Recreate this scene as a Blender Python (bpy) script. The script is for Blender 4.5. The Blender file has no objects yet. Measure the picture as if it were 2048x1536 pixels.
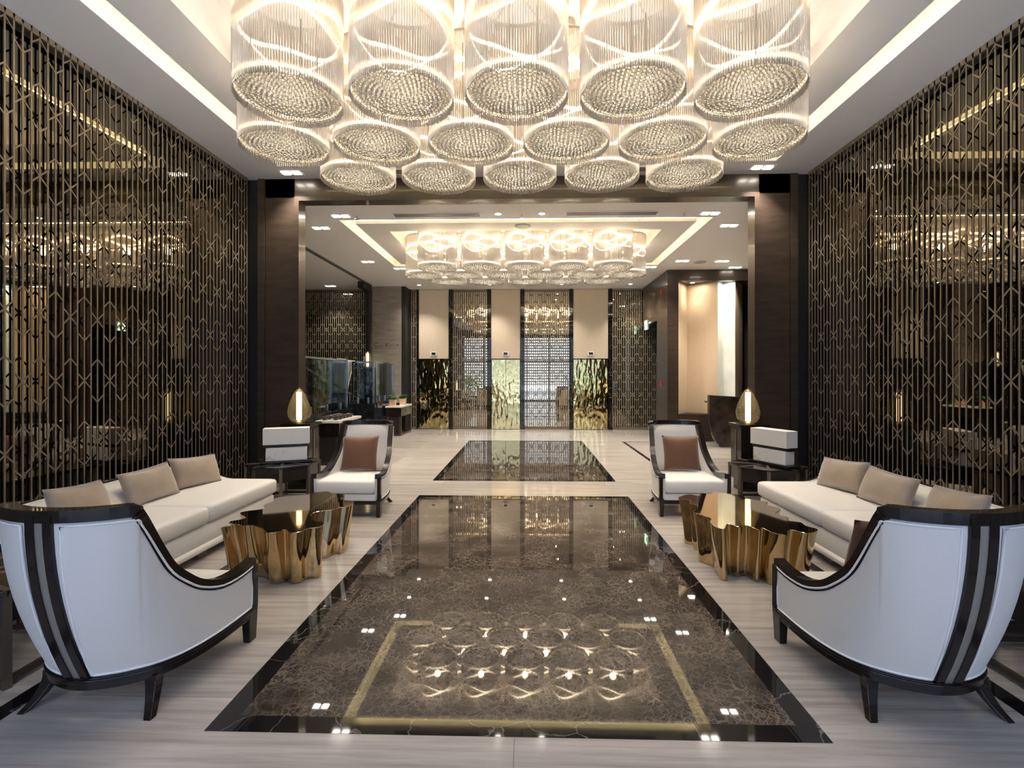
import bpy, bmesh, math, random
from mathutils import Vector, Matrix
random.seed(7)
PI = math.pi
S = bpy.context.scene
COL = S.collection

# ------------------------------------------------------------------ camera
F = 980.0
cam = bpy.data.objects.new('camera', bpy.data.cameras.new('camera'))
COL.objects.link(cam)
cam.location = (0.06, 0, 1.6)
cam.rotation_euler = (PI/2, 0, math.atan(26/F))
cam.data.sensor_fit = 'HORIZONTAL'
cam.data.sensor_width = 36
cam.data.lens = F*36/2048
cam.data.shift_x = -6/2048
cam.data.shift_y = -16/2048
cam.data.clip_start = 0.05
S.camera = cam
# ------------------------------------------------------------------ view + cycles light paths
S.view_settings.view_transform = 'Standard'
S.view_settings.look = 'None'
S.view_settings.gamma = 1
S.view_settings.use_curve_mapping = False
S.view_settings.exposure = 1.28
cy = S.cycles
cy.max_bounces = 9
cy.diffuse_bounces = 4
cy.glossy_bounces = 5
cy.transmission_bounces = 3
cy.transparent_max_bounces = 40
cy.caustics_reflective = False
cy.caustics_refractive = False
cy.sample_clamp_indirect = 6
cy.blur_glossy = 0.4
cy.use_denoising = True
cy.use_adaptive_sampling = True
cy.adaptive_threshold = 0.025
# ------------------------------------------------------------------ daylight
W = bpy.data.worlds.new('world'); S.world = W
W.use_nodes = True
wn = W.node_tree.nodes; wl = W.node_tree.links
bg = wn['Background']
wtc = wn.new('ShaderNodeTexCoord'); wsep = wn.new('ShaderNodeSeparateXYZ'); wr = wn.new('ShaderNodeValToRGB')
wl.new(wtc.outputs['Generated'], wsep.inputs[0]); wl.new(wsep.outputs['Z'], wr.inputs[0])
wmap = wn.new('ShaderNodeMapRange'); wmap.inputs['From Min'].default_value = -1; wmap.inputs['From Max'].default_value = 1
wl.new(wsep.outputs['Z'], wmap.inputs['Value']); wl.new(wmap.outputs[0], wr.inputs[0])
we = wr.color_ramp.elements
we[0].position = 0.0; we[0].color = (0.90, 0.95, 1.0, 1)          # sunlit forecourt
we[1].position = 1.0; we[1].color = (0.08, 0.10, 0.15, 1)          # sky
x_ = we.new(0.38); x_.color = (0.86, 0.93, 1.0, 1)
x_ = we.new(0.44); x_.color = (0.022, 0.028, 0.038, 1)
x_ = we.new(0.55); x_.color = (0.024, 0.031, 0.046, 1)
wl.new(wr.outputs[0], bg.inputs['Color'])
bg.inputs['Strength'].default_value = 14.5
def area(name, loc, rot, sx, sy, energy, color, portal=False):
    L = bpy.data.lights.new(name, 'AREA'); L.shape = 'RECTANGLE'
    L.size = sx; L.size_y = sy; L.energy = energy; L.color = color
    if portal: L.cycles.is_portal = True
    o = bpy.data.objects.new(name, L); COL.objects.link(o)
    o.location = loc; o.rotation_euler = rot
    return o
# sky portal filling the glazed entrance behind the camera
YW = -1.8
area('entrance_sky_portal', (0, YW-0.12, 2.0), (PI/2, 0, 0), 8.1, 4.0, 1, (1, 1, 1), True)

# ------------------------------------------------------------------ materials
MATS = {}
def newmat(name):
    m = bpy.data.materials.new(name); m.use_nodes = True
    MATS[name] = m
    return m, m.node_tree.nodes, m.node_tree.links, m.node_tree.nodes['Principled BSDF']
def pmat(name, col, rough=0.5, metal=0.0, spec=0.5, coat=0, bump=0, bscale=40, noise=0, nscale=8, stretch=(1, 1, 1), sheen=0):
    m, n, l, b = newmat(name)
    b.inputs['Base Color'].default_value = (*col, 1)
    b.inputs['Roughness'].default_value = rough
    b.inputs['Metallic'].default_value = metal
    b.inputs['Specular IOR Level'].default_value = spec
    b.inputs['Coat Weight'].default_value = coat
    b.inputs['Sheen Weight'].default_value = sheen
    if noise or bump:
        tc = n.new('ShaderNodeTexCoord'); mp = n.new('ShaderNodeMapping')
        mp.inputs['Scale'].default_value = stretch
        l.new(tc.outputs['Object'], mp.inputs[0])
    if noise:
        t = n.new('ShaderNodeTexNoise'); t.inputs['Scale'].default_value = nscale; t.inputs['Detail'].default_value = 5
        l.new(mp.outputs[0], t.inputs['Vector'])
        r = n.new('ShaderNodeValToRGB')
        r.color_ramp.elements[0].position = 0.3; r.color_ramp.elements[1].position = 0.7
        r.color_ramp.elements[0].color = (*[c*(1-noise) for c in col], 1)
        r.color_ramp.elements[1].color = (*[min(1, c*(1+noise)) for c in col], 1)
        l.new(t.outputs['Fac'], r.inputs[0]); l.new(r.outputs[0], b.inputs['Base Color'])
    if bump:
        t2 = n.new('ShaderNodeTexNoise'); t2.inputs['Scale'].default_value = bscale; t2.inputs['Detail'].default_value = 3
        l.new(mp.outputs[0], t2.inputs['Vector'])
        bp = n.new('ShaderNodeBump'); bp.inputs['Strength'].default_value = bump; bp.inputs['Distance'].default_value = 0.01
        l.new(t2.outputs['Fac'], bp.inputs['Height']); l.new(bp.outputs[0], b.inputs['Normal'])
    return m
def emat(name, col, strength):
    m, n, l, b = newmat(name)
    b.inputs['Base Color'].default_value = (*col, 1)
    b.inputs['Emission Color'].default_value = (*col, 1)
    b.inputs['Emission Strength'].default_value = strength
    return m
paint = pmat('ceiling_paint', (0.80, 0.81, 0.84), 0.6)
paint2 = pmat('ceiling_paint_warm', (0.84, 0.825, 0.80), 0.6)
wood = pmat('espresso_lacquer', (0.012, 0.008, 0.007), 0.2, spec=0.4, coat=0.2)
portalwood = pmat('portal_veneer', (0.042, 0.029, 0.021), 0.30, noise=0.25, nscale=3, stretch=(1, 1, 6), coat=0.15)
blackm = pmat('black_gap', (0.008, 0.008, 0.008), 0.5)
darkwood = pmat('dark_oak', (0.05, 0.034, 0.024), 0.35, noise=0.3, nscale=6, stretch=(1, 1, 8))
stripwood = pmat('bronze_strip', (0.16, 0.125, 0.09), 0.35, metal=0.6)
lattice_m = pmat('lattice_bronze', (0.30, 0.25, 0.18), 0.5, metal=0.5, noise=0.12, nscale=4)
metal = pmat('brushed_nickel', (0.42, 0.39, 0.36), 0.4, metal=0.6, noise=0.08, nscale=60, stretch=(1, 1, 0.1))
white_fab = pmat('cream_upholstery', (0.80, 0.775, 0.73), 0.75, bump=0.15, bscale=400, noise=0.03, nscale=300, sheen=0.1)
piping_m = pmat('piping_cord', (0.90, 0.89, 0.86), 0.7)
taupe = pmat('taupe_silk', (0.36, 0.285, 0.21), 0.42, sheen=0.6, bump=0.35, bscale=14, noise=0.10, nscale=5)
rust = pmat('rust_linen', (0.135, 0.055, 0.024), 0.7, sheen=0.3, bump=0.3, bscale=120, noise=0.18, nscale=60, stretch=(1, 1, 6))
brass = pmat('polished_brass', (0.56, 0.42, 0.23), 0.07, metal=1, noise=0.06, nscale=3)
brasstop = pmat('polished_brass_top', (0.50, 0.40, 0.25), 0.045, metal=1)
gold_fine = pmat('gold_fitting', (0.75, 0.55, 0.25), 0.25, metal=1)
steel = pmat('stainless_steel', (0.62, 0.65, 0.68), 0.2, metal=1)
whitemarble = pmat('white_marble', (0.82, 0.80, 0.76), 0.2, noise=0.06, nscale=6)
blackmarble = pmat('black_marble', (0.012, 0.013, 0.017), 0.08, noise=0.5, nscale=7)
pot_m = pmat('terracotta_white', (0.78, 0.50, 0.36), 0.5)
leaf_m = pmat('leaf_green', (0.09, 0.26, 0.06), 0.45, noise=0.3)
beige = pmat('beige_leather', (0.62, 0.53, 0.41), 0.45, noise=0.05, nscale=10, stretch=(1, 1, 8))
niche_m = pmat('niche_leather', (0.60, 0.47, 0.33), 0.4, noise=0.04, nscale=9, stretch=(0.4, 1, 6))
onyx_m = pmat('white_onyx', (0.86, 0.88, 0.82), 0.25, noise=0.07, nscale=3)
greystone = pmat('grey_travertine', (0.27, 0.24, 0.215), 0.4, noise=0.22, nscale=2.2, stretch=(1, 1, 9))
wire_m = pmat('dark_wire', (0.02, 0.018, 0.015), 0.5)
slot_m = pmat('vent_dark', (0.10, 0.10, 0.10), 0.6)
bowl_m = pmat('dark_glazed_bowl', (0.022, 0.016, 0.013), 0.12)
screen_m = pmat('display_black', (0.01, 0.012, 0.015), 0.1)
whitepl = pmat('white_plastic', (0.8, 0.8, 0.8), 0.4)
red_m = pmat('alarm_red', (0.5, 0.03, 0.02), 0.4)
mull = pmat('dark_mullion', (0.03, 0.03, 0.035), 0.4)
asphalt = pmat('outdoor_paving', (0.30, 0.30, 0.31), 0.8, noise=0.15, nscale=3)
louver_m = pmat('outdoor_louver', (0.16, 0.18, 0.21), 0.5)
cove_e = emat('cove_led', (1.0, 0.82, 0.42), 6.5)
glow_e = emat('chandelier_glow', (1.0, 0.80, 0.55), 11)  # emission of the added bands that mimic bulb glints on the rods
spot_e = emat('downlight_lens', (1.0, 0.90, 0.76), 14)
tube_e = emat('lamp_tube', (1.0, 0.90, 0.74), 2.2)
exit_e = emat('exit_sign_green', (0.55, 1.0, 0.72), 1.6)

# marble box lamps
m, n, l, b = newmat('alabaster'); alab = m
tc = n.new('ShaderNodeTexCoord'); t = n.new('ShaderNodeTexNoise'); t.inputs['Scale'].default_value = 5; t.inputs['Detail'].default_value = 6
l.new(tc.outputs['Object'], t.inputs['Vector'])
r = n.new('ShaderNodeValToRGB'); r.color_ramp.elements[0].position = 0.30; r.color_ramp.elements[0].color = (0.45, 0.38, 0.30, 1)
r.color_ramp.elements[1].position = 0.40; r.color_ramp.elements[1].color = (0.80, 0.78, 0.76, 1)
l.new(t.outputs['Fac'], r.inputs[0]); l.new(r.outputs[0], b.inputs['Base Color']); b.inputs['Roughness'].default_value = 0.35
# mirrors
def mirror(name, col, rough=0.0, bump=None):
    m, n, l, b = newmat(name)
    b.inputs['Base Color'].default_value = (*col, 1); b.inputs['Metallic'].default_value = 1
    b.inputs['Roughness'].default_value = rough; b.inputs['Specular Tint'].default_value = (*col, 1)
    if bump:
        tc = n.new('ShaderNodeTexCoord'); mp = n.new('ShaderNodeMapping'); mp.inputs['Scale'].default_value = bump[2]
        l.new(tc.outputs['Object'], mp.inputs[0])
        t = n.new('ShaderNodeTexNoise'); t.inputs['Scale'].default_value = bump[0]; t.inputs['Detail'].default_value = 1
        l.new(mp.outputs[0], t.inputs['Vector'])
        bp = n.new('ShaderNodeBump'); bp.inputs['Strength'].default_value = 1; bp.inputs['Distance'].default_value = bump[1]
        l.new(t.outputs['Fac'], bp.inputs['Height']); l.new(bp.outputs[0], b.inputs['Normal'])
    return m
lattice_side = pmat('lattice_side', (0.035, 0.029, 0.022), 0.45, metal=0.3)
mir_side = mirror('smoked_mirror', (0.30, 0.262, 0.205))
mir_back = mirror('bronze_mirror', (0.62, 0.56, 0.46))
mir_far = mirror('dark_mirror', (0.26, 0.25, 0.23))
gold_door = mirror('hammered_gold', (0.66, 0.55, 0.27), 0.03, (7, 0.012, (1.2, 1, 0.5)))

# travertine floor
m, n, l, b = newmat('pale_travertine'); floor_m = m
tc = n.new('ShaderNodeTexCoord'); mp = n.new('ShaderNodeMapping'); mp.inputs['Scale'].default_value = (0.35, 7.0, 1)
l.new(tc.outputs['Object'], mp.inputs[0])
t = n.new('ShaderNodeTexNoise'); t.inputs['Scale'].default_value = 2.6; t.inputs['Detail'].default_value = 8; t.inputs['Roughness'].default_value = 0.65
l.new(mp.outputs[0], t.inputs['Vector'])
r = n.new('ShaderNodeValToRGB'); e = r.color_ramp.elements
e[0].position = 0.28; e[0].color = (0.33, 0.285, 0.25, 1)
e[1].position = 0.62; e[1].color = (0.54, 0.495, 0.455, 1)
l.new(t.outputs['Fac'], r.inputs[0])
bk = n.new('ShaderNodeTexBrick'); bk.offset = 0.5
for k, v in (('Scale', 1.0), ('Mortar Size', 0.0022), ('Brick Width', 2.4), ('Row Height', 1.2), ('Mortar Smooth', 0)): bk.inputs[k].default_value = v
bk.inputs['Color1'].default_value = (1, 1, 1, 1); bk.inputs['Color2'].default_value = (0.70, 0.71, 0.72, 1); bk.inputs['Mortar'].default_value = (0.5, 0.48, 0.45, 1)
l.new(tc.outputs['Object'], bk.inputs['Vector'])
mx = n.new('ShaderNodeMix'); mx.data_type = 'RGBA'; mx.blend_type = 'MULTIPLY'; mx.inputs['Factor'].default_value = 0.8
l.new(r.outputs[0], mx.inputs[6]); l.new(bk.outputs['Color'], mx.inputs[7]); l.new(mx.outputs[2], b.inputs['Base Color'])
b.inputs['Roughness'].default_value = 0.10; b.inputs['Specular IOR Level'].default_value = 0.55
# emperador marble
m, n, l, b = newmat('emperador_marble'); emp = m
tc = n.new('ShaderNodeTexCoord')
nz = n.new('ShaderNodeTexNoise'); nz.inputs['Scale'].default_value = 5; nz.inputs['Detail'].default_value = 4
l.new(tc.outputs['Object'], nz.inputs['Vector'])
ad = n.new('ShaderNodeMix'); ad.data_type = 'RGBA'; ad.blend_type = 'LINEAR_LIGHT'; ad.inputs['Factor'].default_value = 0.10
l.new(tc.outputs['Object'], ad.inputs[6]); l.new(nz.outputs['Color'], ad.inputs[7])
vr = n.new('ShaderNodeTexVoronoi'); vr.feature = 'DISTANCE_TO_EDGE'; vr.inputs['Scale'].default_value = 21
l.new(ad.outputs[2], vr.inputs['Vector'])
vr2 = n.new('ShaderNodeTexVoronoi'); vr2.feature = 'DISTANCE_TO_EDGE'; vr2.inputs['Scale'].default_value = 48
l.new(ad.outputs[2], vr2.inputs['Vector'])
mn = n.new('ShaderNodeMath'); mn.operation = 'MINIMUM'
ml = n.new('ShaderNodeMath'); ml.operation = 'MULTIPLY'; ml.inputs[1].default_value = 1.5
l.new(vr2.outputs['Distance'], ml.inputs[0]); l.new(vr.outputs['Distance'], mn.inputs[0]); l.new(ml.outputs[0], mn.inputs[1])
r1 = n.new('ShaderNodeValToRGB'); e = r1.color_ramp.elements
e[0].position = 0.0; e[0].color = (1, 1, 1, 1); e[1].position = 0.10; e[1].color = (0, 0, 0, 1)
l.new(mn.outputs[0], r1.inputs[0])
n2 = n.new('ShaderNodeTexNoise'); n2.inputs['Scale'].default_value = 2.4; n2.inputs['Detail'].default_value = 9; n2.inputs['Roughness'].default_value = 0.7
mp2 = n.new('ShaderNodeMapping'); mp2.inputs['Scale'].default_value = (1, 1.7, 1); l.new(ad.outputs[2], mp2.inputs[0]); l.new(mp2.outputs[0], n2.inputs['Vector'])
r2 = n.new('ShaderNodeValToRGB'); e = r2.color_ramp.elements
e[0].position = 0.38; e[0].color = (0.014, 0.011, 0.009, 1); e[1].position = 0.70; e[1].color = (0.10, 0.078, 0.062, 1)
l.new(n2.outputs['Fac'], r2.inputs[0])
n3 = n.new('ShaderNodeTexNoise'); n3.inputs['Scale'].default_value = 3.2; n3.inputs['Detail'].default_value = 3
l.new(tc.outputs['Object'], n3.inputs['Vector'])
r3 = n.new('ShaderNodeValToRGB'); r3.color_ramp.elements[0].position = 0.35; r3.color_ramp.elements[1].position = 0.65
r3.color_ramp.elements[0].color = (0.12, 0.12, 0.12, 1); r3.color_ramp.elements[1].color = (0.75, 0.75, 0.75, 1)
l.new(n3.outputs['Fac'], r3.inputs[0])
mf = n.new('ShaderNodeMath'); mf.operation = 'MULTIPLY'; l.new(r1.outputs[0], mf.inputs[0]); l.new(r3.outputs[0], mf.inputs[1])
mx = n.new('ShaderNodeMix'); mx.data_type = 'RGBA'
l.new(mf.outputs[0], mx.inputs['Factor']); l.new(r2.outputs[0], mx.inputs[6]); mx.inputs[7].default_value = (0.25, 0.205, 0.165, 1)
l.new(mx.outputs[2], b.inputs['Base Color']); b.inputs['Roughness'].default_value = 0.02; b.inputs['Specular IOR Level'].default_value = 0.9
# black marquina
m, n, l, b = newmat('black_marquina'); marq = m
tc = n.new('ShaderNodeTexCoord'); nz = n.new('ShaderNodeTexNoise'); nz.inputs['Scale'].default_value = 2.0; nz.inputs['Detail'].default_value = 6
l.new(tc.outputs['Object'], nz.inputs['Vector'])
ad = n.new('ShaderNodeMix'); ad.data_type = 'RGBA'; ad.blend_type = 'LINEAR_LIGHT'; ad.inputs['Factor'].default_value = 0.35
l.new(tc.outputs['Object'], ad.inputs[6]); l.new(nz.outputs['Color'], ad.inputs[7])
vr = n.new('ShaderNodeTexVoronoi'); vr.feature = 'DISTANCE_TO_EDGE'; vr.inputs['Scale'].default_value = 2.2
l.new(ad.outputs[2], vr.inputs['Vector'])
r1 = n.new('ShaderNodeValToRGB'); e = r1.color_ramp.elements
e[0].position = 0.0; e[0].color = (0.16, 0.14, 0.12, 1); e[1].position = 0.012; e[1].color = (0.010, 0.009, 0.009, 1)
l.new(vr.outputs['Distance'], r1.inputs[0]); l.new(r1.outputs[0], b.inputs['Base Color']); b.inputs['Roughness'].default_value = 0.04

# clear glass made of transparency + reflection
def clearmat(name, tint, facing_tint, gloss=0.12, white=0.0, wcol=(0.9, 0.88, 0.84), rough=0.02, blend=0.4):
    m, n, l, b = newmat(name); n.remove(b)
    out = n['Material Output']
    lw = n.new('ShaderNodeLayerWeight'); lw.inputs['Blend'].default_value = blend
    cm = n.new('ShaderNodeMix'); cm.data_type = 'RGBA'
    cm.inputs[6].default_value = (*tint, 1); cm.inputs[7].default_value = (*facing_tint, 1)
    l.new(lw.outputs['Facing'], cm.inputs['Factor'])
    tr = n.new('ShaderNodeBsdfTransparent'); l.new(cm.outputs[2], tr.inputs['Color'])
    gl = n.new('ShaderNodeBsdfGlossy'); gl.inputs['Roughness'].default_value = rough
    prev = tr.outputs[0]
    if white:
        df = n.new('ShaderNodeBsdfTranslucent'); df.inputs['Color'].default_value = (*wcol, 1)
        d2 = n.new('ShaderNodeBsdfDiffuse'); d2.inputs['Color'].default_value = (*wcol, 1)
        ms = n.new('ShaderNodeMixShader'); ms.inputs[0].default_value = 0.4; l.new(df.outputs[0], ms.inputs[1]); l.new(d2.outputs[0], ms.inputs[2])
        ms2 = n.new('ShaderNodeMixShader'); ms2.inputs[0].default_value = white; l.new(prev, ms2.inputs[1]); l.new(ms.outputs[0], ms2.inputs[2])
        prev = ms2.outputs[0]
    fr = n.new('ShaderNodeFresnel'); fr.inputs['IOR'].default_value = 1.45
    mu = n.new('ShaderNodeMath'); mu.operation = 'MULTIPLY_ADD'; mu.inputs[1].default_value = 0.8; mu.inputs[2].default_value = gloss; mu.use_clamp = True
    l.new(fr.outputs[0], mu.inputs[0])
    ms3 = n.new('ShaderNodeMixShader'); l.new(mu.outputs[0], ms3.inputs[0]); l.new(prev, ms3.inputs[1]); l.new(gl.outputs[0], ms3.inputs[2])
    l.new(ms3.outputs[0], out.inputs['Surface'])
    return m
rod_m = clearmat('crystal_rod', (0.97, 0.96, 0.95), (0.95, 0.94, 0.93), 0.02, 0.46, (0.96, 0.90, 0.82), rough=0.15)
bead_m = clearmat('crystal_bead', (0.82, 0.80, 0.76), (0.10, 0.10, 0.09), 0.02, 0.30, (0.62, 0.60, 0.55), rough=0.10, blend=0.5)
amber_m = clearmat('amber_glass', (0.88, 0.80, 0.60), (0.45, 0.34, 0.12), 0.05, 0.12, (0.85, 0.70, 0.40), blend=0.35)
pane_m = clearmat('clear_pane', (0.90, 0.94, 0.95), (0.80, 0.88, 0.9), 0.03)

# ------------------------------------------------------------------ mesh helpers
def obj(name, bm, m, parent=None, smooth=False, bevel=0, seg=2):
    me = bpy.data.meshes.new(name)
    bmesh.ops.recalc_face_normals(bm, faces=bm.faces)
    bm.to_mesh(me); bm.free()
    me.materials.append(m)
    if smooth:
        me.polygons.foreach_set('use_smooth', [True]*len(me.polygons))
    o = bpy.data.objects.new(name, me); COL.objects.link(o)
    if parent: o.parent = parent
    if bevel:
        md = o.modifiers.new('bevel', 'BEVEL'); md.width = bevel; md.segments = seg; md.limit_method = 'ANGLE'
        md.harden_normals = False
    return o
def tag(o, label, cat, group=None, kind=None):
    o['label'] = label; o['category'] = cat
    if group: o['group'] = group
    if kind: o['kind'] = kind
    return o
def thing(name, label, cat, loc=(0, 0, 0), rz=0, group=None):
    o = bpy.data.objects.new(name, None); COL.objects.link(o)
    o.empty_display_size = 0.1
    o.location = loc; o.rotation_euler = (0, 0, rz)
    return tag(o, label, cat, group)
def struct(name, bm, m, bevel=0, parent=None):
    o = obj(name, bm, m, parent, bevel=bevel)
    if not parent: o['kind'] = 'structure'
    return o
def box(bm, x0, x1, y0, y1, z0, z1):
    v = [bm.verts.new(p) for p in ((x0, y0, z0), (x1, y0, z0), (x1, y1, z0), (x0, y1, z0), (x0, y0, z1), (x1, y0, z1), (x1, y1, z1), (x0, y1, z1))]
    for f in ((0, 3, 2, 1), (4, 5, 6, 7), (0, 1, 5, 4), (1, 2, 6, 5), (2, 3, 7, 6), (3, 0, 4, 7)):
        bm.faces.new([v[i] for i in f])
    return bm
def B(*a):
    bm = bmesh.new()
    for t in (a if isinstance(a[0], (tuple, list)) else [a]): box(bm, *t)
    return bm
def tube(bm, pts, r, seg=8, cap=True, closed=False):
    pts = [Vector(p) for p in pts]; rings = []
    N = len(pts); up = Vector((0, 0, 1))
    for i, p in enumerate(pts):
        a = pts[i-1] if (i > 0 or closed) else p; c = pts[(i+1) % N] if (i < N-1 or closed) else p
        t = (c-a).normalized()
        u = up if abs(t.z) < 0.95 else Vector((1, 0, 0))
        s = t.cross(u).normalized(); w = s.cross(t)
        rr = r[i] if isinstance(r, (list, tuple)) else r
        rings.append([bm.verts.new(p+s*math.cos(q*2*PI/seg)*rr+w*math.sin(q*2*PI/seg)*rr) for q in range(seg)])
    for i in range(N if closed else N-1):
        A, C = rings[i], rings[(i+1) % N]
        for q in range(seg): bm.faces.new((A[q], A[(q+1) % seg], C[(q+1) % seg], C[q]))
    if cap and not closed:
        bm.faces.new(rings[0]); bm.faces.new(rings[-1][::-1])
    return bm
def lathe(bm, prof, seg=32, c=(0, 0, 0)):
    rings = []
    for r_, z in prof:
        if r_ < 1e-5: rings.append([bm.verts.new((c[0], c[1], c[2]+z))])
        else: rings.append([bm.verts.new((c[0]+r_*math.cos(2*PI*q/seg), c[1]+r_*math.sin(2*PI*q/seg), c[2]+z)) for q in range(seg)])
    for A, C in zip(rings, rings[1:]):
        for q in range(seg):
            q2 = (q+1) % seg
            if len(A) == 1 and len(C) == 1: continue
            if len(A) == 1: bm.faces.new((A[0], C[q2], C[q]))
            elif len(C) == 1: bm.faces.new((A[q], A[q2], C[0]))
            else: bm.faces.new((A[q], A[q2], C[q2], C[q]))
    return bm
def prism(bm, poly, z0, z1):
    a = [bm.verts.new((x, y, z0)) for x, y in poly]; c = [bm.verts.new((x, y, z1)) for x, y in poly]
    bm.faces.new(a[::-1]); bm.faces.new(c)
    for i in range(len(poly)):
        j = (i+1) % len(poly); bm.faces.new((a[i], a[j], c[j], c[i]))
    return bm
def bar(bm, p, q, w, d, up=Vector((0, 0, 1))):
    """box beam from p to q: w across, d along `up`"""
    p, q = Vector(p), Vector(q); t = (q-p).normalized()
    s = t.cross(up).normalized()*w/2; u = s.cross(t).normalized()*d/2
    v = [bm.verts.new(x) for x in (p-s-u, p+s-u, p+s+u, p-s+u, q-s-u, q+s-u, q+s+u, q-s+u)]
    for f in ((0, 3, 2, 1), (4, 5, 6, 7), (0, 1, 5, 4), (1, 2, 6, 5), (2, 3, 7, 6), (3, 0, 4, 7)):
        bm.faces.new([v[i] for i in f])
    return bm
def catmull(P, sub, closed=False):
    P = [Vector(p) for p in P]; N = len(P); out = []
    for i in range(N if closed else N-1):
        g = (lambda k: P[k % N]) if closed else (lambda k: P[min(max(k, 0), N-1)])
        a, b_, c, d = g(i-1), g(i), g(i+1), g(i+2)
        for s_ in range(sub):
            t = s_/sub
            out.append(0.5*((2*b_)+(c-a)*t+(2*a-5*b_+4*c-d)*t*t+(3*b_-a-3*c+d)*t**3))
    if not closed: out.append(P[-1].copy())
    return out
def grid(bm, rows, closed_u=False):
    vs = [[bm.verts.new(p) for p in r_] for r_ in rows]
    for a, c in zip(vs, vs[1:]):
        for i in range(len(a)-(0 if closed_u else 1)):
            j = (i+1) % len(a)
            bm.faces.new((a[i], a[j], c[j], c[i]))
    return vs
def copy_tree(o, parent=None):
    c = o.copy(); COL.objects.link(c)
    if parent: c.parent = parent
    for ch in [x for x in list(COL.objects) if x.parent == o]:
        copy_tree(ch, c)
    return c

# ------------------------------------------------------------------ setting
HW = 4.10          # half width of the lounge
ZC1, ZC2 = 4.54, 4.20
YP0, YP1 = 7.22, 7.40
YB = 14.72
struct('floor', B((-9, 9, -12, 16, -0.1, 0.0)), floor_m)
def ring_bm(x0, x1, y0, y1, w, z0, z1):
    return B((x0, x1, y0, y0+w, z0, z1), (x0, x1, y1-w, y1, z0, z1), (x0, x0+w, y0+w, y1-w, z0, z1), (x1-w, x1, y0+w, y1-w, z0, z1))
k = 1
for (y0, y1) in ((2.17, 6.54), (7.46, 12.11)):
    struct('trim_%d' % k, ring_bm(-1.40, 1.39, y0, y1, 0.105, -0.01, 0.0012), marq)
    struct('trim_%d' % (k+1), B((-1.295, 1.285, y0+0.105, y1-0.105, -0.01, 0.0010)), emp)
    k += 2
for sg in (-1, 1):
    xa, xb = sorted((sg*2.39, sg*2.49))
    xo0, xo1 = sorted((sg*2.49, sg*4.0))
    struct('trim_%d' % k, B((xa, xb, 1.0, 6.70, -0.01, 0.0012), (xo0, xo1, 6.60, 6.70, -0.01, 0.0012), (xo0, xo1, 1.0, 1.1, -0.01, 0.0012)), marq); k += 1
struct('trim_%d' % k, ring_bm(2.34, 6.2, 7.9, 11.99, 0.07, -0.01, 0.0012), marq); k += 1

# lounge ceiling: flat border, cove slot, floating border, raised tray
def slab_ring(o, i, z0, z1):     # rectangle o=(x,y0,y1) with hole i
    return [(-o[0], o[0], o[1], i[1], z0, z1), (-o[0], o[0], i[2], o[2], z0, z1), (-o[0], -i[0], i[1], i[2], z0, z1), (i[0], o[0], i[1], i[2], z0, z1)]
def ceiling(name, z, outer, cove, inner, tray, trayh, xL, xR, mat_edge, ledm):
    bm = bmesh.new()
    (ox, oy0, oy1), (cx, c0, c1), (ix, i0, i1), (tx, t0, t1) = outer, cove, inner, tray
    for bx_ in ((xL, xR, oy0, c0, z, z+0.12), (xL, xR, c1, oy1, z, z+0.12), (xL, -cx, c0, c1, z, z+0.12), (cx, xR, c0, c1, z, z+0.12)): box(bm, *bx_)
    for b_ in slab_ring((ix, i0, i1), (tx, t0, t1), z, z+0.05): box(bm, *b_)
    for b_ in slab_ring((cx+0.1, c0-0.1, c1+0.1), (tx+0.02, t0-0.02, t1+0.02), z+0.17, z+0.25): box(bm, *b_)   # slot roof
    for b_ in slab_ring((cx+0.1, c0-0.1, c1+0.1), (cx, c0, c1), z+0.12, z+0.24): box(bm, *b_)
    for b_ in slab_ring((tx+0.05, t0-0.05, t1+0.05), (tx, t0, t1), z+0.05, z+trayh+0.05): box(bm, *b_)
    box(bm, -tx-0.05, tx+0.05, t0-0.05, t1+0.05, z+trayh, z+trayh+0.1)
    o = obj(name, bm, mat_edge); o['kind'] = 'structure'
    # LED tape lying on the floating border, glowing into the slot
    led = bmesh.new()
    for b_ in slab_ring((ix-0.02, i0+0.02, i1-0.02), (ix-0.05, i0+0.05, i1-0.05), z+0.055, z+0.075): box(led, *b_)
    return obj('cove_light_strip', led, ledm)
c = ceiling('ceiling', ZC1, (HW, YW, YP0+0.05), (3.445, 2.2, 6.78), (3.24, 2.42, 6.57), (2.735, 2.95, 6.05), 0.43, -HW-0.12, HW+0.12, paint, cove_e)
tag(c, 'yellow glowing cove light strip around the ceiling of the near lounge', 'light strip')
c = ceiling('ceiling', ZC2, (9, YP1, YB+0.3), (3.09, 8.10, 11.54), (2.89, 8.30, 11.34), (2.43, 8.75, 10.9), 0.30, -9, 9, paint2, cove_e)
tag(c, 'yellow glowing cove light strip around the ceiling of the lift lobby', 'light strip')
# ceiling pocket line over the stair and second cove to the right
struct('trim_%d' % k, B((-4.50, -4.40, 7.5, 13.9, ZC2-0.02, ZC2+0.02)), slot_m); k += 1
struct('trim_%d' % k, B((-4.56, -4.46, 13.8, 14.0, 0, ZC2), (-4.60, -4.44, 13.3, 14.0, ZC2-0.18, ZC2)), blackm); k += 1

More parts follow.
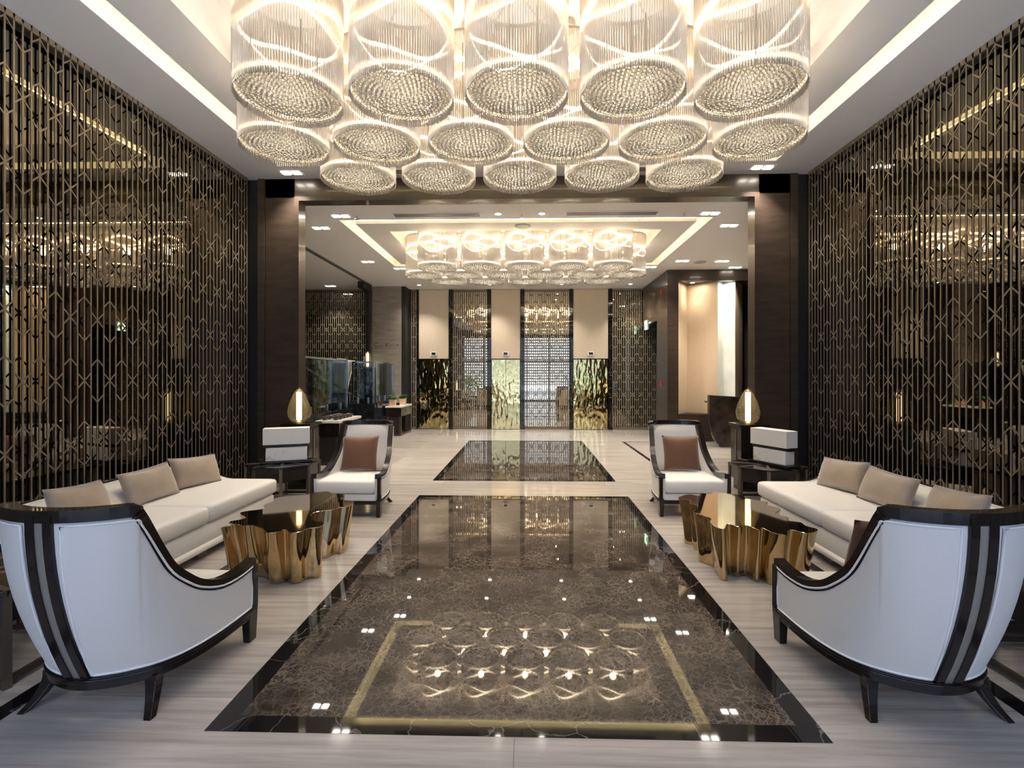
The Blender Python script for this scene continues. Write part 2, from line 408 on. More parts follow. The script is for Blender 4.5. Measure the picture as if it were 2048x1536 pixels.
# side walls: smoked mirror with a lattice screen in front
def lattice(name, length, height, pitch, period, z_star, bw, bd, odd=0, front=-1):
    """in local XZ plane, x from 0 to length"""
    bm = bmesh.new(); nb = int(length/pitch)
    up = Vector((0, 1, 0))
    for i in range(nb+1):
        x = i*pitch
        box(bm, x-bw/2, x+bw/2, -bd/2, bd/2, 0, height)
    for i in range(odd, nb+1, 2):
        ph = 0 if ((i-odd)//2) % 2 == 0 else period/2
        z = z_star+ph-period*6
        while z < height+period:
            for (z0, dz, ups) in ((z, 0, (1, -1)), (z-0.322*period, 0, (-1,)), (z-0.678*period, 0, (1,))):
                for u_ in ups:
                    for sx in (-1, 1):
                        xa = i*pitch; xb = xa+sx*pitch; za = z0; zb = z0+u_*pitch*1.05
                        if 0 <= xb <= length+0.001 and 0.02 < min(za, zb) and max(za, zb) < height-0.02:
                            bar(bm, (xa, 0, za), (xb, 0, zb), bw*0.8, bd*0.8, up)
            z += period
    box(bm, -bw, length+bw, -bd/2, bd/2, height-0.05, height)
    box(bm, -bw, length+bw, -bd/2, bd/2, 0, 0.08)
    bm.normal_update(); bmesh.ops.recalc_face_normals(bm, faces=bm.faces)
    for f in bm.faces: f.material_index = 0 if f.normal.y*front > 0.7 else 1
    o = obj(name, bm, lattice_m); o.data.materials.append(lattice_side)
    return o
LEN = YP0-YW-0.25
for sg, side in ((-1, 'left'), (1, 'right')):
    x = sg*(HW+0.09)
    xa, xb = sorted((x, x+sg*0.12))
    struct('wall_'+side, B((xa, xb, YW, YP0+0.05, 0, ZC1)), mir_side)
    # 53 bars from the mirror's far end; star column phase matched to the photo
    o = lattice('lattice_screen', 124*0.07, ZC1-0.005, 0.07, 1.166, 2.138, 0.0145, 0.008, 0, sg)
    o.rotation_euler = (0, 0, PI/2); o.location = (sg*HW, 4.065-80*0.07, 0)
    tag(o, 'tall bronze geometric lattice screen covering the %s mirrored wall' % side, 'screen', 'lattice screens on the side walls')
# portal
bm = bmesh.new()
for sg in (-1, 1):
    xs = lambda a, b_: tuple(sorted((sg*a, sg*b_)))
    box(bm, *xs(3.34, 3.41), YP0-0.04, YP1, 0, ZC2)
    box(bm, *xs(3.42, 3.86), YP0, YP1+0.1, 0, ZC1)
    box(bm, *xs(3.87, 3.97), YP0-0.02, YP1, 0, ZC1)
box(bm, -3.86, 3.86, YP0, YP1, ZC2+0.06, ZC1)
box(bm, -3.41, 3.41, YP0-0.04, YP1, ZC2, ZC2+0.06)
struct('wall_portal', bm, portalwood)
struct('wall_portal', B((-4.3, -3.965, YP0+0.04, YP1+0.3, 0, ZC1), (3.965, 4.3, YP0+0.04, YP1+0.3, 0, ZC1), (-3.98, 3.98, YP0+0.02, YP1-0.01, 0, 0) if 0 else (-9, -4.2, YP1, YP1+0.3, 0, ZC1), (4.2, 9, YP1, YP1+0.3, 0, ZC1), (-4.2, 4.2, YP0+0.03, YP1-0.02, ZC2+0.07, ZC1)), blackm)
# entrance glazing behind the camera
bm = bmesh.new()
for x in (-4.1, -2.75, -1.4, 0, 1.4, 2.75, 4.1): box(bm, x-0.04, x+0.04, YW-0.06, YW+0.06, 0, 4.0)
for z in (0.0, 2.5, 4.0): box(bm, -4.1, 4.1, YW-0.05, YW+0.05, z, z+0.08)
struct('window_1', bm, mull)
struct('wall_entrance', B((-4.4, 4.4, YW-0.1, YW+0.1, 4.05, 4.8), (-4.6, -4.1, YW-0.1, YW+0.1, 0, 4.8), (4.1, 4.6, YW-0.1, YW+0.1, 0, 4.8)), portalwood)
# far hall shell
struct('wall_left', B((-9.1, -9, YP1, YB+0.2, 0, ZC2)), darkwood)
struct('wall_right', B((9, 9.1, YP1, YB+0.2, 0, ZC2)), beige)
struct('wall_back', B((-9, 9, YB+0.1, YB+0.3, 0, ZC2)), blackm)

# back wall: mirror panels, lattice, black marble strips, beige panels, lift doors
bx = dict(m0=-3.45, p1a=-3.232, p1b=-2.315, l1a=-2.195, l1b=-1.17, p2a=-1.05, p2b=-0.165, l2a=-0.045, l2b=1.285, p3a=1.404, p3b=2.454, l3a=2.571, l3b=4.6)
struct('wall_mirror', B((bx['m0'], bx['p1a'], YB, YB+0.05, 0, ZC2), (bx['l1a'], bx['l1b'], YB, YB+0.05, 0, ZC2), (bx['l2a'], bx['l2b'], YB, YB+0.05, 0, ZC2), (bx['l3a'], 3.47, YB, YB+0.05, 0, ZC2)), mir_back)
bm = bmesh.new()
for a, b_ in (('p1b', 'l1a'), ('l1b', 'p2a'), ('p2b', 'l2a'), ('l2b', 'p3a'), ('p3b', 'l3a')):
    struct('trim_%d' % k, B((bx[a], bx[b_], YB-0.08, YB+0.05, 0, ZC2)), marq); k += 1
bm.free(); struct('trim_%d' % k, B((bx['p1a']-0.06, bx['p1a'], YB-0.08, YB+0.05, 0, ZC2)), marq); k += 1
for a, b_, w_ in (('m0', 'p1a', 'beside the dark corner column at the far left'), ('l1a', 'l1b', 'between the left and the middle lift'), ('l2a', 'l2b', 'between the middle and the right lift'), ('l3a', 'l3b', 'right of the right lift, running behind the dark doorway')):
    o = lattice('lattice_screen', bx[b_]-bx[a]-0.03, ZC2-0.005, 0.064, 1.047, 1.05, 0.020, 0.012, 1)
    o.location = (bx[a]+0.015, YB-0.06, 0)
    tag(o, 'champagne metal lattice over mirror %s' % w_, 'screen', 'lattice panels on the lift wall')
tags = ['left', 'middle', 'right']
for i, (a, b_) in enumerate((('p1a', 'p1b'), ('p2a', 'p2b'), ('p3a', 'p3b'))):
    x0, x1 = bx[a], bx[b_]; xm = (x0+x1)/2
    t_ = thing('wall_panel', 'plain beige panel above the %s gold lift door' % tags[i], 'panel', (xm, YB-0.03, 2.12), 0, 'beige panels above the lifts')
    obj('panel_board', B((x0-xm+0.01, x1-xm-0.01, -0.03, 0.05, 0.0, ZC2-2.13)), beige, t_, bevel=0.004)
    d = thing('floor_indicator', 'small black lift display in a white frame above the %s lift door' % tags[i], 'display', (xm, YB-0.07, 2.27), 0, 'lift displays')
    obj('indicator_frame', B((-0.09, 0.09, -0.02, 0.0, -0.06, 0.06)), whitepl, d, bevel=0.004)
    obj('indicator_screen', B((-0.06, 0.06, -0.024, -0.005, -0.035, 0.035)), screen_m, d)
    dr = thing('lift_door', 'hammered gold reflective double lift door, the %s one of three' % tags[i], 'lift door', (xm, YB, 0), 0, 'gold lift doors')
    hw_ = (x1-x0)/2-0.02
    for s0, s1 in ((-hw_, -0.004), (0.004, hw_)):
        obj('door_leaf', B((s0, s1, -0.015, 0.03, 0.01, 2.09)), gold_door, dr)
    obj('door_header', B((-hw_-0.02, hw_+0.02, -0.04, 0.03, 2.09, 2.12)), wood, dr)
# call panel by the right lift
t_ = thing('call_panel', 'narrow steel lift call plate with black buttons on the far right lattice', 'call panel', (2.66, YB-0.08, 1.27))
obj('face_plate', B((-0.06, 0.06, -0.02, 0.0, -0.13, 0.13)), steel, t_, bevel=0.003)
for z in (-0.02, 0.06): obj('button', B((-0.022, 0.022, -0.026, -0.01, z-0.015, z+0.015)), screen_m, t_)

# left part of far hall
struct('wall_mirror', B((-9, -4.46, YB-0.03, YB+0.05, 0, ZC2)), mir_far)
o = lattice('lattice_screen', 4.3, ZC2-0.005, 0.062, 1.0, 1.0, 0.018, 0.012, 1); o.location = (-8.8, YB-0.10, 0)
tag(o, 'dark lattice wall behind the glass balustrade left of the grey stone pillar', 'screen')
struct('wall_pillar', B((-4.46, -3.61, 14.1, YB+0.05, 0, ZC2)), greystone)
struct('wall_reveal', B((-3.61, -3.5, 14.12, YB+0.05, 0, ZC2), (-3.6, -3.45, 14.62, YB, 0, ZC2)), blackm)
# faint lettering on the pillar
def text(name, body, size, loc, rot, m, label, cat, ext=0.004, parent=None):
    cu = bpy.data.curves.new(name, 'FONT'); cu.body = body; cu.size = size; cu.extrude = ext; cu.align_x = 'CENTER'
    cu.materials.append(m)
    tmp = bpy.data.objects.new('tmp', cu); COL.objects.link(tmp)
    bpy.context.view_layer.update()
    me = bpy.data.meshes.new_from_object(tmp.evaluated_get(bpy.context.evaluated_depsgraph_get()))
    bpy.data.objects.remove(tmp)
    me.name = name; me.materials.clear(); me.materials.append(m)
    o = bpy.data.objects.new(name, me); COL.objects.link(o); o.location = loc; o.rotation_euler = rot
    if parent: o.parent = parent
    if label: tag(o, label, cat)
    return o
t_ = thing('wall_lettering', 'small faint bronze lettering on the grey stone pillar', 'lettering', (-4.02, 14.085, 2.44))
pmat('letter_bronze', (0.12, 0.095, 0.07), 0.5, metal=0.5)
for ch, x, sz in (('C', -0.32, 0.17), ('U', -0.20, 0.11), ('I', -0.12, 0.11), ('K', 0.0, 0.17), ('U', 0.12, 0.11), ('I', 0.20, 0.11), ('Y', 0.30, 0.13)):
    text('letter', ch, sz, (x, 0, 0), (PI/2, 0, 0), MATS['letter_bronze'], None, None, parent=t_)

# right wood block with doorway and beige niche
X0 = 3.47; YF = 12.09
bm = bmesh.new()
box(bm, X0, X0+0.27, YF, 13.05, 0, ZC2)                     # side pier
box(bm, X0, X0+0.10, 13.04, YB-0.09, 3.07, ZC2)                  # over the doorway
box(bm, X0+0.26, 9, YF, YF+0.6, 3.93, ZC2)                  # above niche
box(bm, X0+0.26, 9, YF, YF+0.12, 0, 0.66)                   # below niche
box(bm, 5.55, 9, YF, YF+0.3, 0, ZC2)
box(bm, X0+0.15, 9, YF+0.9, YF+1.0, 0, ZC2)
struct('wall_block', bm, portalwood)
struct('wall_block_recess', B((4.7, 4.8, 13.05, YB, 0, ZC2), (X0+0.1, 4.8, 13.06, 13.12, 0, ZC2)), blackm)
def fold(name, pts, m):
    bm = bmesh.new()
    for (xa, ya), (xb, yb) in zip(pts, pts[1:]):
        prism(bm, [(xa, ya), (xb, yb), (xb, yb+0.05), (xa, ya+0.05)], 0.60, 3.95)
    return struct(name, bm, m)
fold('wall_niche_panel', [(3.74, 12.13), (4.16, 12.72), (4.72, 12.16)], niche_m)
fold('wall_niche_onyx', [(4.72, 12.16), (4.95, 12.42), (5.14, 12.16)], onyx_m)
fold('wall_niche_panel', [(5.14, 12.16), (5.55, 12.7)], niche_m)
struct('wall_niche_ledge', B((3.74, 5.6, 12.12, 12.9, 0.60, 0.665)), blackm)
area('niche_downlight', (4.2, 12.30, 3.9), (0, 0, 0), 0.3, 0.15, 2.0, (1, 0.86, 0.66))
area('niche_onyx_light', (4.98, 12.2, 3.9), (0, 0, 0), 0.2, 0.1, 1.6, (0.9, 1, 0.95))  # shines down in front of the white onyx folds

# exit sign, alarms, sprinklers, speakers
t_ = thing('exit_sign', 'small green lit exit sign hanging at the dark doorway head', 'exit sign', (3.42, 14.0, 3.03))
obj('sign_face', B((-0.015, 0.015, -0.16, 0.16, -0.11, 0.11)), exit_e, t_)
obj('sign_housing', B((-0.025, 0.025, -0.17, 0.17, 0.11, 0.15), (-0.02, 0.02, -0.175, -0.16, -0.12, 0.12)), whitepl, t_)
obj('running_figure', B((-0.018, 0.018, -0.10, -0.02, -0.06, 0.05)), pmat('exit_dark', (0.03, 0.2, 0.12), 0.5), t_)
for z, lab in ((3.75, 'small red fire alarm high on the dark wood pier'), (1.4, 'small red call point low on the dark wood pier')):
    t_ = thing('fire_alarm', lab, 'alarm', (X0-0.001, 12.6, z), 0)
    obj('alarm_body', B((-0.03, 0.0, -0.05, 0.05, -0.05, 0.05)), red_m, t_, bevel=0.006)
def disc_thing(name, lab, cat, x, y, z, r_, m, h=0.015, group=None):
    o = obj(name, lathe(bmesh.new(), [(0, -h), (r_*0.9, -h), (r_, -h*0.4), (r_, 0), (0, 0)], 20), m); o.location = (x, y, z)
    return tag(o, lab, cat, group)
disc_thing('ceiling_speaker', 'round grey ceiling speaker above the middle of the lobby', 'speaker', -0.03, 8.5, ZC2, 0.14, pmat('speaker_grey', (0.4, 0.4, 0.4), 0.6), 0.012)
disc_thing('ceiling_speaker', 'round grey ceiling speaker near the wooden niche block', 'speaker', 3.99, 11.3, ZC2, 0.14, MATS['speaker_grey'], 0.012)
for (x, w_) in ((-2.71, 'left of the left vent'), (-0.04, 'between the two vents'), (2.55, 'right of the right vent')):
    o = obj('sprinkler_head', lathe(bmesh.new(), [(0, -0.06), (0.035, -0.06), (0.035, -0.055), (0.012, -0.05), (0.012, 0), (0, 0)], 12), steel); o.location = (x, 7.88, ZC2)
    tag(o, 'tiny ceiling sprinkler %s' % w_, 'sprinkler', 'ceiling sprinklers')
def vent(x0, x1, y, z, lab):
    t_ = thing('air_vent', lab, 'air vent', ((x0+x1)/2, y, z), 0, 'ceiling air vents')
    w = (x1-x0)/2
    obj('vent_frame', B((-w, w, -0.10, -0.08, -0.012, 0), (-w, w, 0.08, 0.10, -0.012, 0), (-w, -w+0.02, -0.08, 0.08, -0.012, 0), (w-0.02, w, -0.08, 0.08, -0.012, 0)), paint, t_)
    obj('vent_slots', B((-w+0.02, w-0.02, -0.08, 0.08, -0.004, 0)), slot_m, t_)
    for yy in (-0.04, 0.0, 0.04): obj('slat', B((-w+0.02, w-0.02, yy-0.008, yy+0.008, -0.011, -0.003)), metal, t_)
vent(-2.12, -0.70, 7.86, ZC2, 'long slotted ceiling vent left of the lobby centre line')
vent(0.66, 2.13, 7.86, ZC2, 'long slotted ceiling vent right of the lobby centre line')
vent(-1.98, -0.9, 7.0, ZC1, 'long slotted ceiling vent over the left half of the portal')
vent(0.9, 1.98, 7.0, ZC1, 'long slotted ceiling vent over the right half of the portal')

# downlights
def downl(x, y, z, en):
    L = bpy.data.lights.new('downlight_beam', 'SPOT'); L.energy = en; L.color = (1, 0.90, 0.78); L.spot_size = R2(100); L.spot_blend = 0.8; L.shadow_soft_size = 0.05
    o = bpy.data.objects.new('downlight_beam', L); COL.objects.link(o); o.location = (x, y, z-0.03)
    return o
R2 = math.radians
def twin(x, y, z, lab, s=1.0):
    t_ = thing('twin_downlight', lab, 'downlight', (x, y, z), 0, 'square twin downlights')
    obj('trim_frame', B((-0.16*s, 0.16*s, -0.09*s, 0.09*s, -0.006, 0)), whitepl, t_)
    downl(x, y, z, 90)
    for q in (-1, 1): obj('lamp_lens', B((q*0.077*s-0.052*s, q*0.077*s+0.052*s, -0.052*s, 0.052*s, -0.012, -0.004)), spot_e, t_)
def spot(x, y, z, lab):
    downl(x, y, z, 12 if z < 4.1 else 90)
    t_ = thing('round_downlight', lab, 'downlight', (x, y, z), 0, 'round downlights')
    obj('trim_ring', lathe(bmesh.new(), [(0.05, -0.008), (0.07, -0.006), (0.075, 0), (0.05, 0)], 20), whitepl, t_)
    obj('lamp_lens', lathe(bmesh.new(), [(0, -0.01), (0.045, -0.008), (0.05, -0.002), (0, -0.001)], 20), spot_e, t_)
twin(-3.36, 6.99, ZC1, 'square twin downlight in the lounge ceiling above the left column')
twin(3.36, 6.99, ZC1, 'square twin downlight in the lounge ceiling above the right column')
for x, y, lab in ((-2.98, 7.88, 'just outside the near left corner of the lobby cove'), (-3.57, 8.5, 'second from the left column of the portal'),
                  (-3.58, 11.05, 'left of the far left cove corner'), (-3.03, 11.75, 'just behind the far left cove corner'),
                  (2.97, 7.9, 'just outside the near right corner of the lobby cove'), (3.53, 8.55, 'nearest the right column of the portal'),
                  (3.54, 11.15, 'right of the far right cove corner'), (2.97, 11.75, 'just behind the far right cove corner'),
                  (4.45, 11.2, 'beside the round grey speaker'), (5.01, 11.85, 'above the wood niche block'), (-5.64, 14.0, 'over the lattice wall at the far left')):
    twin(x, y, ZC2, 'square twin lobby downlight %s' % lab)
for x, y, lab in ((-0.42, 7.84, 'left of the sprinkler between the two vents'), (0.28, 7.84, 'right of the sprinkler between the two vents')):
    spot(x, y, ZC2, 'round white downlight %s' % lab)
nm = ['leftmost', 'second from left', 'third from left', 'rightmost']
for j, y in enumerate((13.9, 12.75)):
    for i, x in enumerate((-3.05, -1.02, 1.0, 2.95)):
        spot(x, y, ZC2, 'round downlight before the lifts, %s of the %s row' % (nm[i], ('far', 'near')[j]))
spot(4.16, 12.34, 3.93, 'round downlight in the head of the beige niche')
for i, x in enumerate((bx['p1a']+0.2, bx['p2a']+0.1, bx['p3a']+0.5)):
    pass

# ------------------------------------------------------------------ chandelier drums
def make_drum():
    t_ = thing('drum_chandelier', '', 'chandelier')
    R_, Hh = 0.40, 0.86     # origin at the bottom of the rods
    obj('canopy', lathe(bmesh.new(), [(0, Hh+0.31), (0.09, Hh+0.31), (0.09, Hh+0.26), (0, Hh+0.26)], 20), metal, t_)
    obj('hanging_stem', lathe(bmesh.new(), [(0.012, Hh-0.01), (0.012, Hh+0.27)], 8), metal, t_)
    bm = bmesh.new(); lathe(bm, [(R_-0.012, Hh-0.012), (R_+0.006, Hh-0.012), (R_+0.006, Hh+0.012), (R_-0.012, Hh+0.012), (R_-0.012, Hh-0.012)], 48)
    for q in range(3):
        a = q*PI/3; bar(bm, (math.cos(a)*R_, math.sin(a)*R_, Hh), (-math.cos(a)*R_, -math.sin(a)*R_, Hh), 0.012, 0.012)
    obj('top_ring', bm, metal, t_)
    bm = bmesh.new(); N = 132
    for i in range(N):
        a = 2*PI*i/N; x, y = R_*math.cos(a), R_*math.sin(a); r_ = 0.0072
        z0 = 0.0+random.uniform(-0.004, 0.004)
        A = [bm.verts.new((x+r_*math.cos(q*PI/3+a), y+r_*math.sin(q*PI/3+a), z0)) for q in range(6)]
        C = [bm.verts.new((v.co.x, v.co.y, Hh)) for v in A]
        for q in range(6): bm.faces.new((A[q], A[(q+1) % 6], C[(q+1) % 6], C[q]))
        bm.faces.new(A[::-1])
    o = obj('glass_rod_curtain', bm, rod_m, t_, smooth=True); o['kind'] = 'stuff'
    o['label'] = 'dense curtain of clear glass rods'
    bm = bmesh.new()
    base = bmesh.new(); bmesh.ops.create_icosphere(base, subdivisions=2, radius=0.0195)
    bv = [v.co.copy() for v in base.verts]; bf = [[v.index for v in f.verts] for f in base.faces]; base.free()
    for kk in range(0, 11):
        rr = kk*0.0365; cnt = max(1, int(2*PI*rr/0.0385))
        for i in range(cnt):
            a = 2*PI*(i+0.5*(kk % 2))/cnt
            cc = Vector((rr*math.cos(a), rr*math.sin(a), 0.040+random.uniform(-0.005, 0.005)-0.018*math.cos(rr/0.37*PI/2)))
            vs = [bm.verts.new(v+cc) for v in bv]
            for f in bf: bm.faces.new([vs[q] for q in f])
    o = obj('crystal_bead_disc', bm, bead_m, t_, smooth=True); o['kind'] = 'stuff'
    o['label'] = 'round disc of hanging clear crystal balls'
    bm = bmesh.new(); lathe(bm, [(0.386, 0.062), (0.391, 0.062), (0.391, 0.068), (0.386, 0.068), (0.386, 0.062)], 48)
    obj('disc_rim', bm, whitepl, t_)
    # glowing rings added to imitate bulb highlights on the rods
    for (r_, zc, amp, lob, hh) in ((0.376, 0.60, 0.045, 3, 0.034), (0.376, 0.50, -0.05, 3, 0.020), (0.388, 0.066, 0.0, 1, 0.022)):
        bm = bmesh.new(); rows = [[], []]
        M = 64
        for i in range(M):
            a = 2*PI*i/M; z = zc+amp*math.cos(lob*a)
            rows[0].append((r_*math.cos(a), r_*math.sin(a), z-hh/2)); rows[1].append((r_*math.cos(a), r_*math.sin(a), z+hh/2))
        grid(bm, rows, True)
        obj('glow_band', bm, glow_e, t_)
    for i in range(9):
        a = i*2*PI/9+0.3; rr = 0.20+0.16*((i*37) % 10)/10
        obj('suspension_wire', tube(bmesh.new(), [(rr*math.cos(a), rr*math.sin(a), 0.08), (rr*math.cos(a), rr*math.sin(a), Hh)], 0.0028, 5), wire_m, t_)
    return t_
drum = make_drum(); used = False
def bulb(x, y, z, en):
    L = bpy.data.lights.new('drum_bulb', 'POINT'); L.energy = en; L.color = (1, 0.84, 0.64); L.shadow_soft_size = 0.06
    o = bpy.data.objects.new('drum_bulb', L); COL.objects.link(o); o.location = (x, y, z)
words5 = ['leftmost', 'second from left', 'middle', 'second from right', 'rightmost']
words6 = ['leftmost', 'second from left', 'third from left', 'third from right', 'second from right', 'rightmost']
def place_drums(xc, rows, spacing, z, sc, where, grp):
    global used
    for ri, (y, nn) in enumerate(rows):
        for i in range(nn):
            o = drum if not used else copy_tree(drum); used = True
            o.location = (xc+(i-(nn-1)/2)*spacing, y, z); o.scale = (sc, sc, sc)
            o['group'] = grp
            bulb(o.location.x, y, z+0.40*sc, 2)
            dn = downl(o.location.x, y, z+0.62*sc, 60); dn.data.spot_size = R2(95); dn.data.spot_blend = 1; dn.data.shadow_soft_size = 0.2
            o['label'] = 'glass rod drum light, %s in the %s row of %s' % ((words5 if nn == 5 else words6)[i], ('nearest', 'middle', 'farthest')[ri], where)
place_drums(-0.03, ((3.86, 5), (4.68, 6), (5.46, 5)), 0.905, 3.78, 1.0, 'the lounge chandelier', 'drum lights of the lounge chandelier')
place_drums(0.0, ((9.12, 5), (9.84, 6), (10.52, 5)), 0.815, 3.60, 0.90, 'the lift lobby chandelier', 'drum lights of the lobby chandelier')

# ------------------------------------------------------------------ armchairs
def half_to_full(H_):   # stations right half front->back centre ; mirror to the left
    return H_ + [(-p[0],)+tuple(p[1:]) for p in H_[-2::-1]]
CB = [(.385, 0), (.385, -.11), (.381, -.25), (.370, -.36), (.352, -.45), (.328, -.52), (.298, -.575), (.265, -.617), (.245, -.635), (.226, -.650), (.175, -.682), (.11, -.71), (.05, -.726), (0, -.73)]
CT = [(.385, .02, .468), (.385, -.11, .450), (.375, -.265, .455), (.364, -.41, .51), (.356, -.505, .578), (.345, -.595, .668), (.335, -.66, .78), (.328, -.722, .90), (.320, -.757, .97), (.316, -.775, .995), (.255, -.84, 1.0), (.155, -.883, 1.0), (.06, -.902, 1.0), (0, -.905, 1.0)]
def shell_rows(BP, TP, zb, th0, th1, nv=10, prof=lambda w: 1-(1-w)**2, sub=3):
    Bs = catmull([(x, y, 0) for x, y in half_to_full(BP)], sub)
    Ts = catmull(half_to_full(TP), sub)
    N = len(Bs); outer = []; inner = []
    for j in range(nv+1):
        w = j/nv; ro = []
        for b_, t_ in zip(Bs, Ts):
            f = prof(w); ro.append(Vector((b_.x+(t_.x-b_.x)*f, b_.y+(t_.y-b_.y)*f, zb+(t_.z-zb)*w)))
        outer.append(ro)
        ri = []
        th = th0+(th1-th0)*w
        for i, p in enumerate(ro):
            a = ro[max(0, i-1)]; c_ = ro[min(N-1, i+1)]
            d = Vector((c_.x-a.x, c_.y-a.y, 0)).normalized()
            nrm = Vector((-d.y, d.x, 0))
            if nrm.dot(Vector((-p.x, -0.25-p.y, 0))) < 0: nrm = -nrm
            ri.append(p+nrm*th)
        inner.append(ri)
    return outer, inner
def sweep_rect(bm, P, Nrm, w_in, w_out, z0, z1):
    """rectangular rail along P; Nrm outward normals"""
    rows = []
    for p, nr in zip(P, Nrm):
        rows.append([p+nr*w_out+Vector((0, 0, z0)), p+nr*w_out+Vector((0, 0, z1)), p-nr*w_in+Vector((0, 0, z1)), p-nr*w_in+Vector((0, 0, z0))])
    vs = [[bm.verts.new(q) for q in r_] for r_ in rows]
    for a, c_ in zip(vs, vs[1:]):
        for i in range(4): bm.faces.new((a[i], a[(i+1) % 4], c_[(i+1) % 4], c_[i]))
    bm.faces.new(vs[0]); bm.faces.new(vs[-1][::-1])
def sweep_rail(bm, P, Nrm, w_in, w_out, dn, upz):
    """rail whose thickness stays perpendicular to the (sloping) path"""
    rows = []
    for i, (p, nr) in enumerate(zip(P, Nrm)):
        t_ = (P[min(i+1, len(P)-1)]-P[max(i-1, 0)]).normalized()
        u = nr.cross(t_); u.normalize()
        if u.z < 0: u = -u
        if abs(u.z) < 0.05: u = Vector((0, 0, 1))
        rows.append([p+nr*w_out-u*dn, p+nr*w_out+u*upz, p-nr*w_in+u*upz, p-nr*w_in-u*dn])
    vs = [[bm.verts.new(q) for q in r_] for r_ in rows]
    for a, c_ in zip(vs, vs[1:]):
        for i in range(4): bm.faces.new((a[i], a[(i+1) % 4], c_[(i+1) % 4], c_[i]))
    bm.faces.new(vs[0]); bm.faces.new(vs[-1][::-1])
def normals(P):
    out = []
    for i, p in enumerate(P):
        a = P[max(0, i-1)]; c_ = P[min(len(P)-1, i+1)]
        d = Vector((c_.x-a.x, c_.y-a.y, 0)).normalized(); n_ = Vector((-d.y, d.x, 0))
        if n_.dot(Vector((p.x, p.y+0.25, 0))) < 0: n_ = -n_
        out.append(n_)
    return out
def cushion(bm, x0, x1, y0, y1, z0, z1, crown=0.02, rr=0.03, nx=10, ny=10):
    """rounded upholstered block"""
    rows_t, per = [], []
    def pt(u, v, top):
        x = x0+(x1-x0)*u; y = y0+(y1-y0)*v
        return x, y
    L = []
    # ring outlines from bottom to top with rounded edges
    for (ins, z) in ((rr, z0), (rr*0.3, z0+rr*0.3), (0, z0+rr), (0, z1-rr), (rr*0.3, z1-rr*0.3), (rr, z1)):
        ring = []
        xa, xb, ya, yb = x0+ins, x1-ins, y0+ins, y1-ins
        cr = rr
        for (cx_, cy_, a0) in ((xb-cr, yb-cr, 0), (xa+cr, yb-cr, PI/2), (xa+cr, ya+cr, PI), (xb-cr, ya+cr, 1.5*PI)):
            for q in range(4):
                a = a0+q*PI/6; ring.append((cx_+cr*math.cos(a), cy_+cr*math.sin(a), z))
        L.append(ring)
    vs = grid(bm, L, True)
    bm.faces.new(vs[0][::-1])
    # crowned top as concentric shrinking rings
    top = vs[-1]; prev = top; cx_, cy_ = (x0+x1)/2, (y0+y1)/2
    for s_ in (0.85, 0.6, 0.3):
        ring = [bm.verts.new((cx_+(v.co.x-cx_)*s_, cy_+(v.co.y-cy_)*s_, z1+crown*(1-s_**2))) for v in top]
        for i in range(len(top)):
            j = (i+1) % len(top); bm.faces.new((prev[i], prev[j], ring[j], ring[i]))
        prev = ring
    bm.faces.new(prev)
    return bm
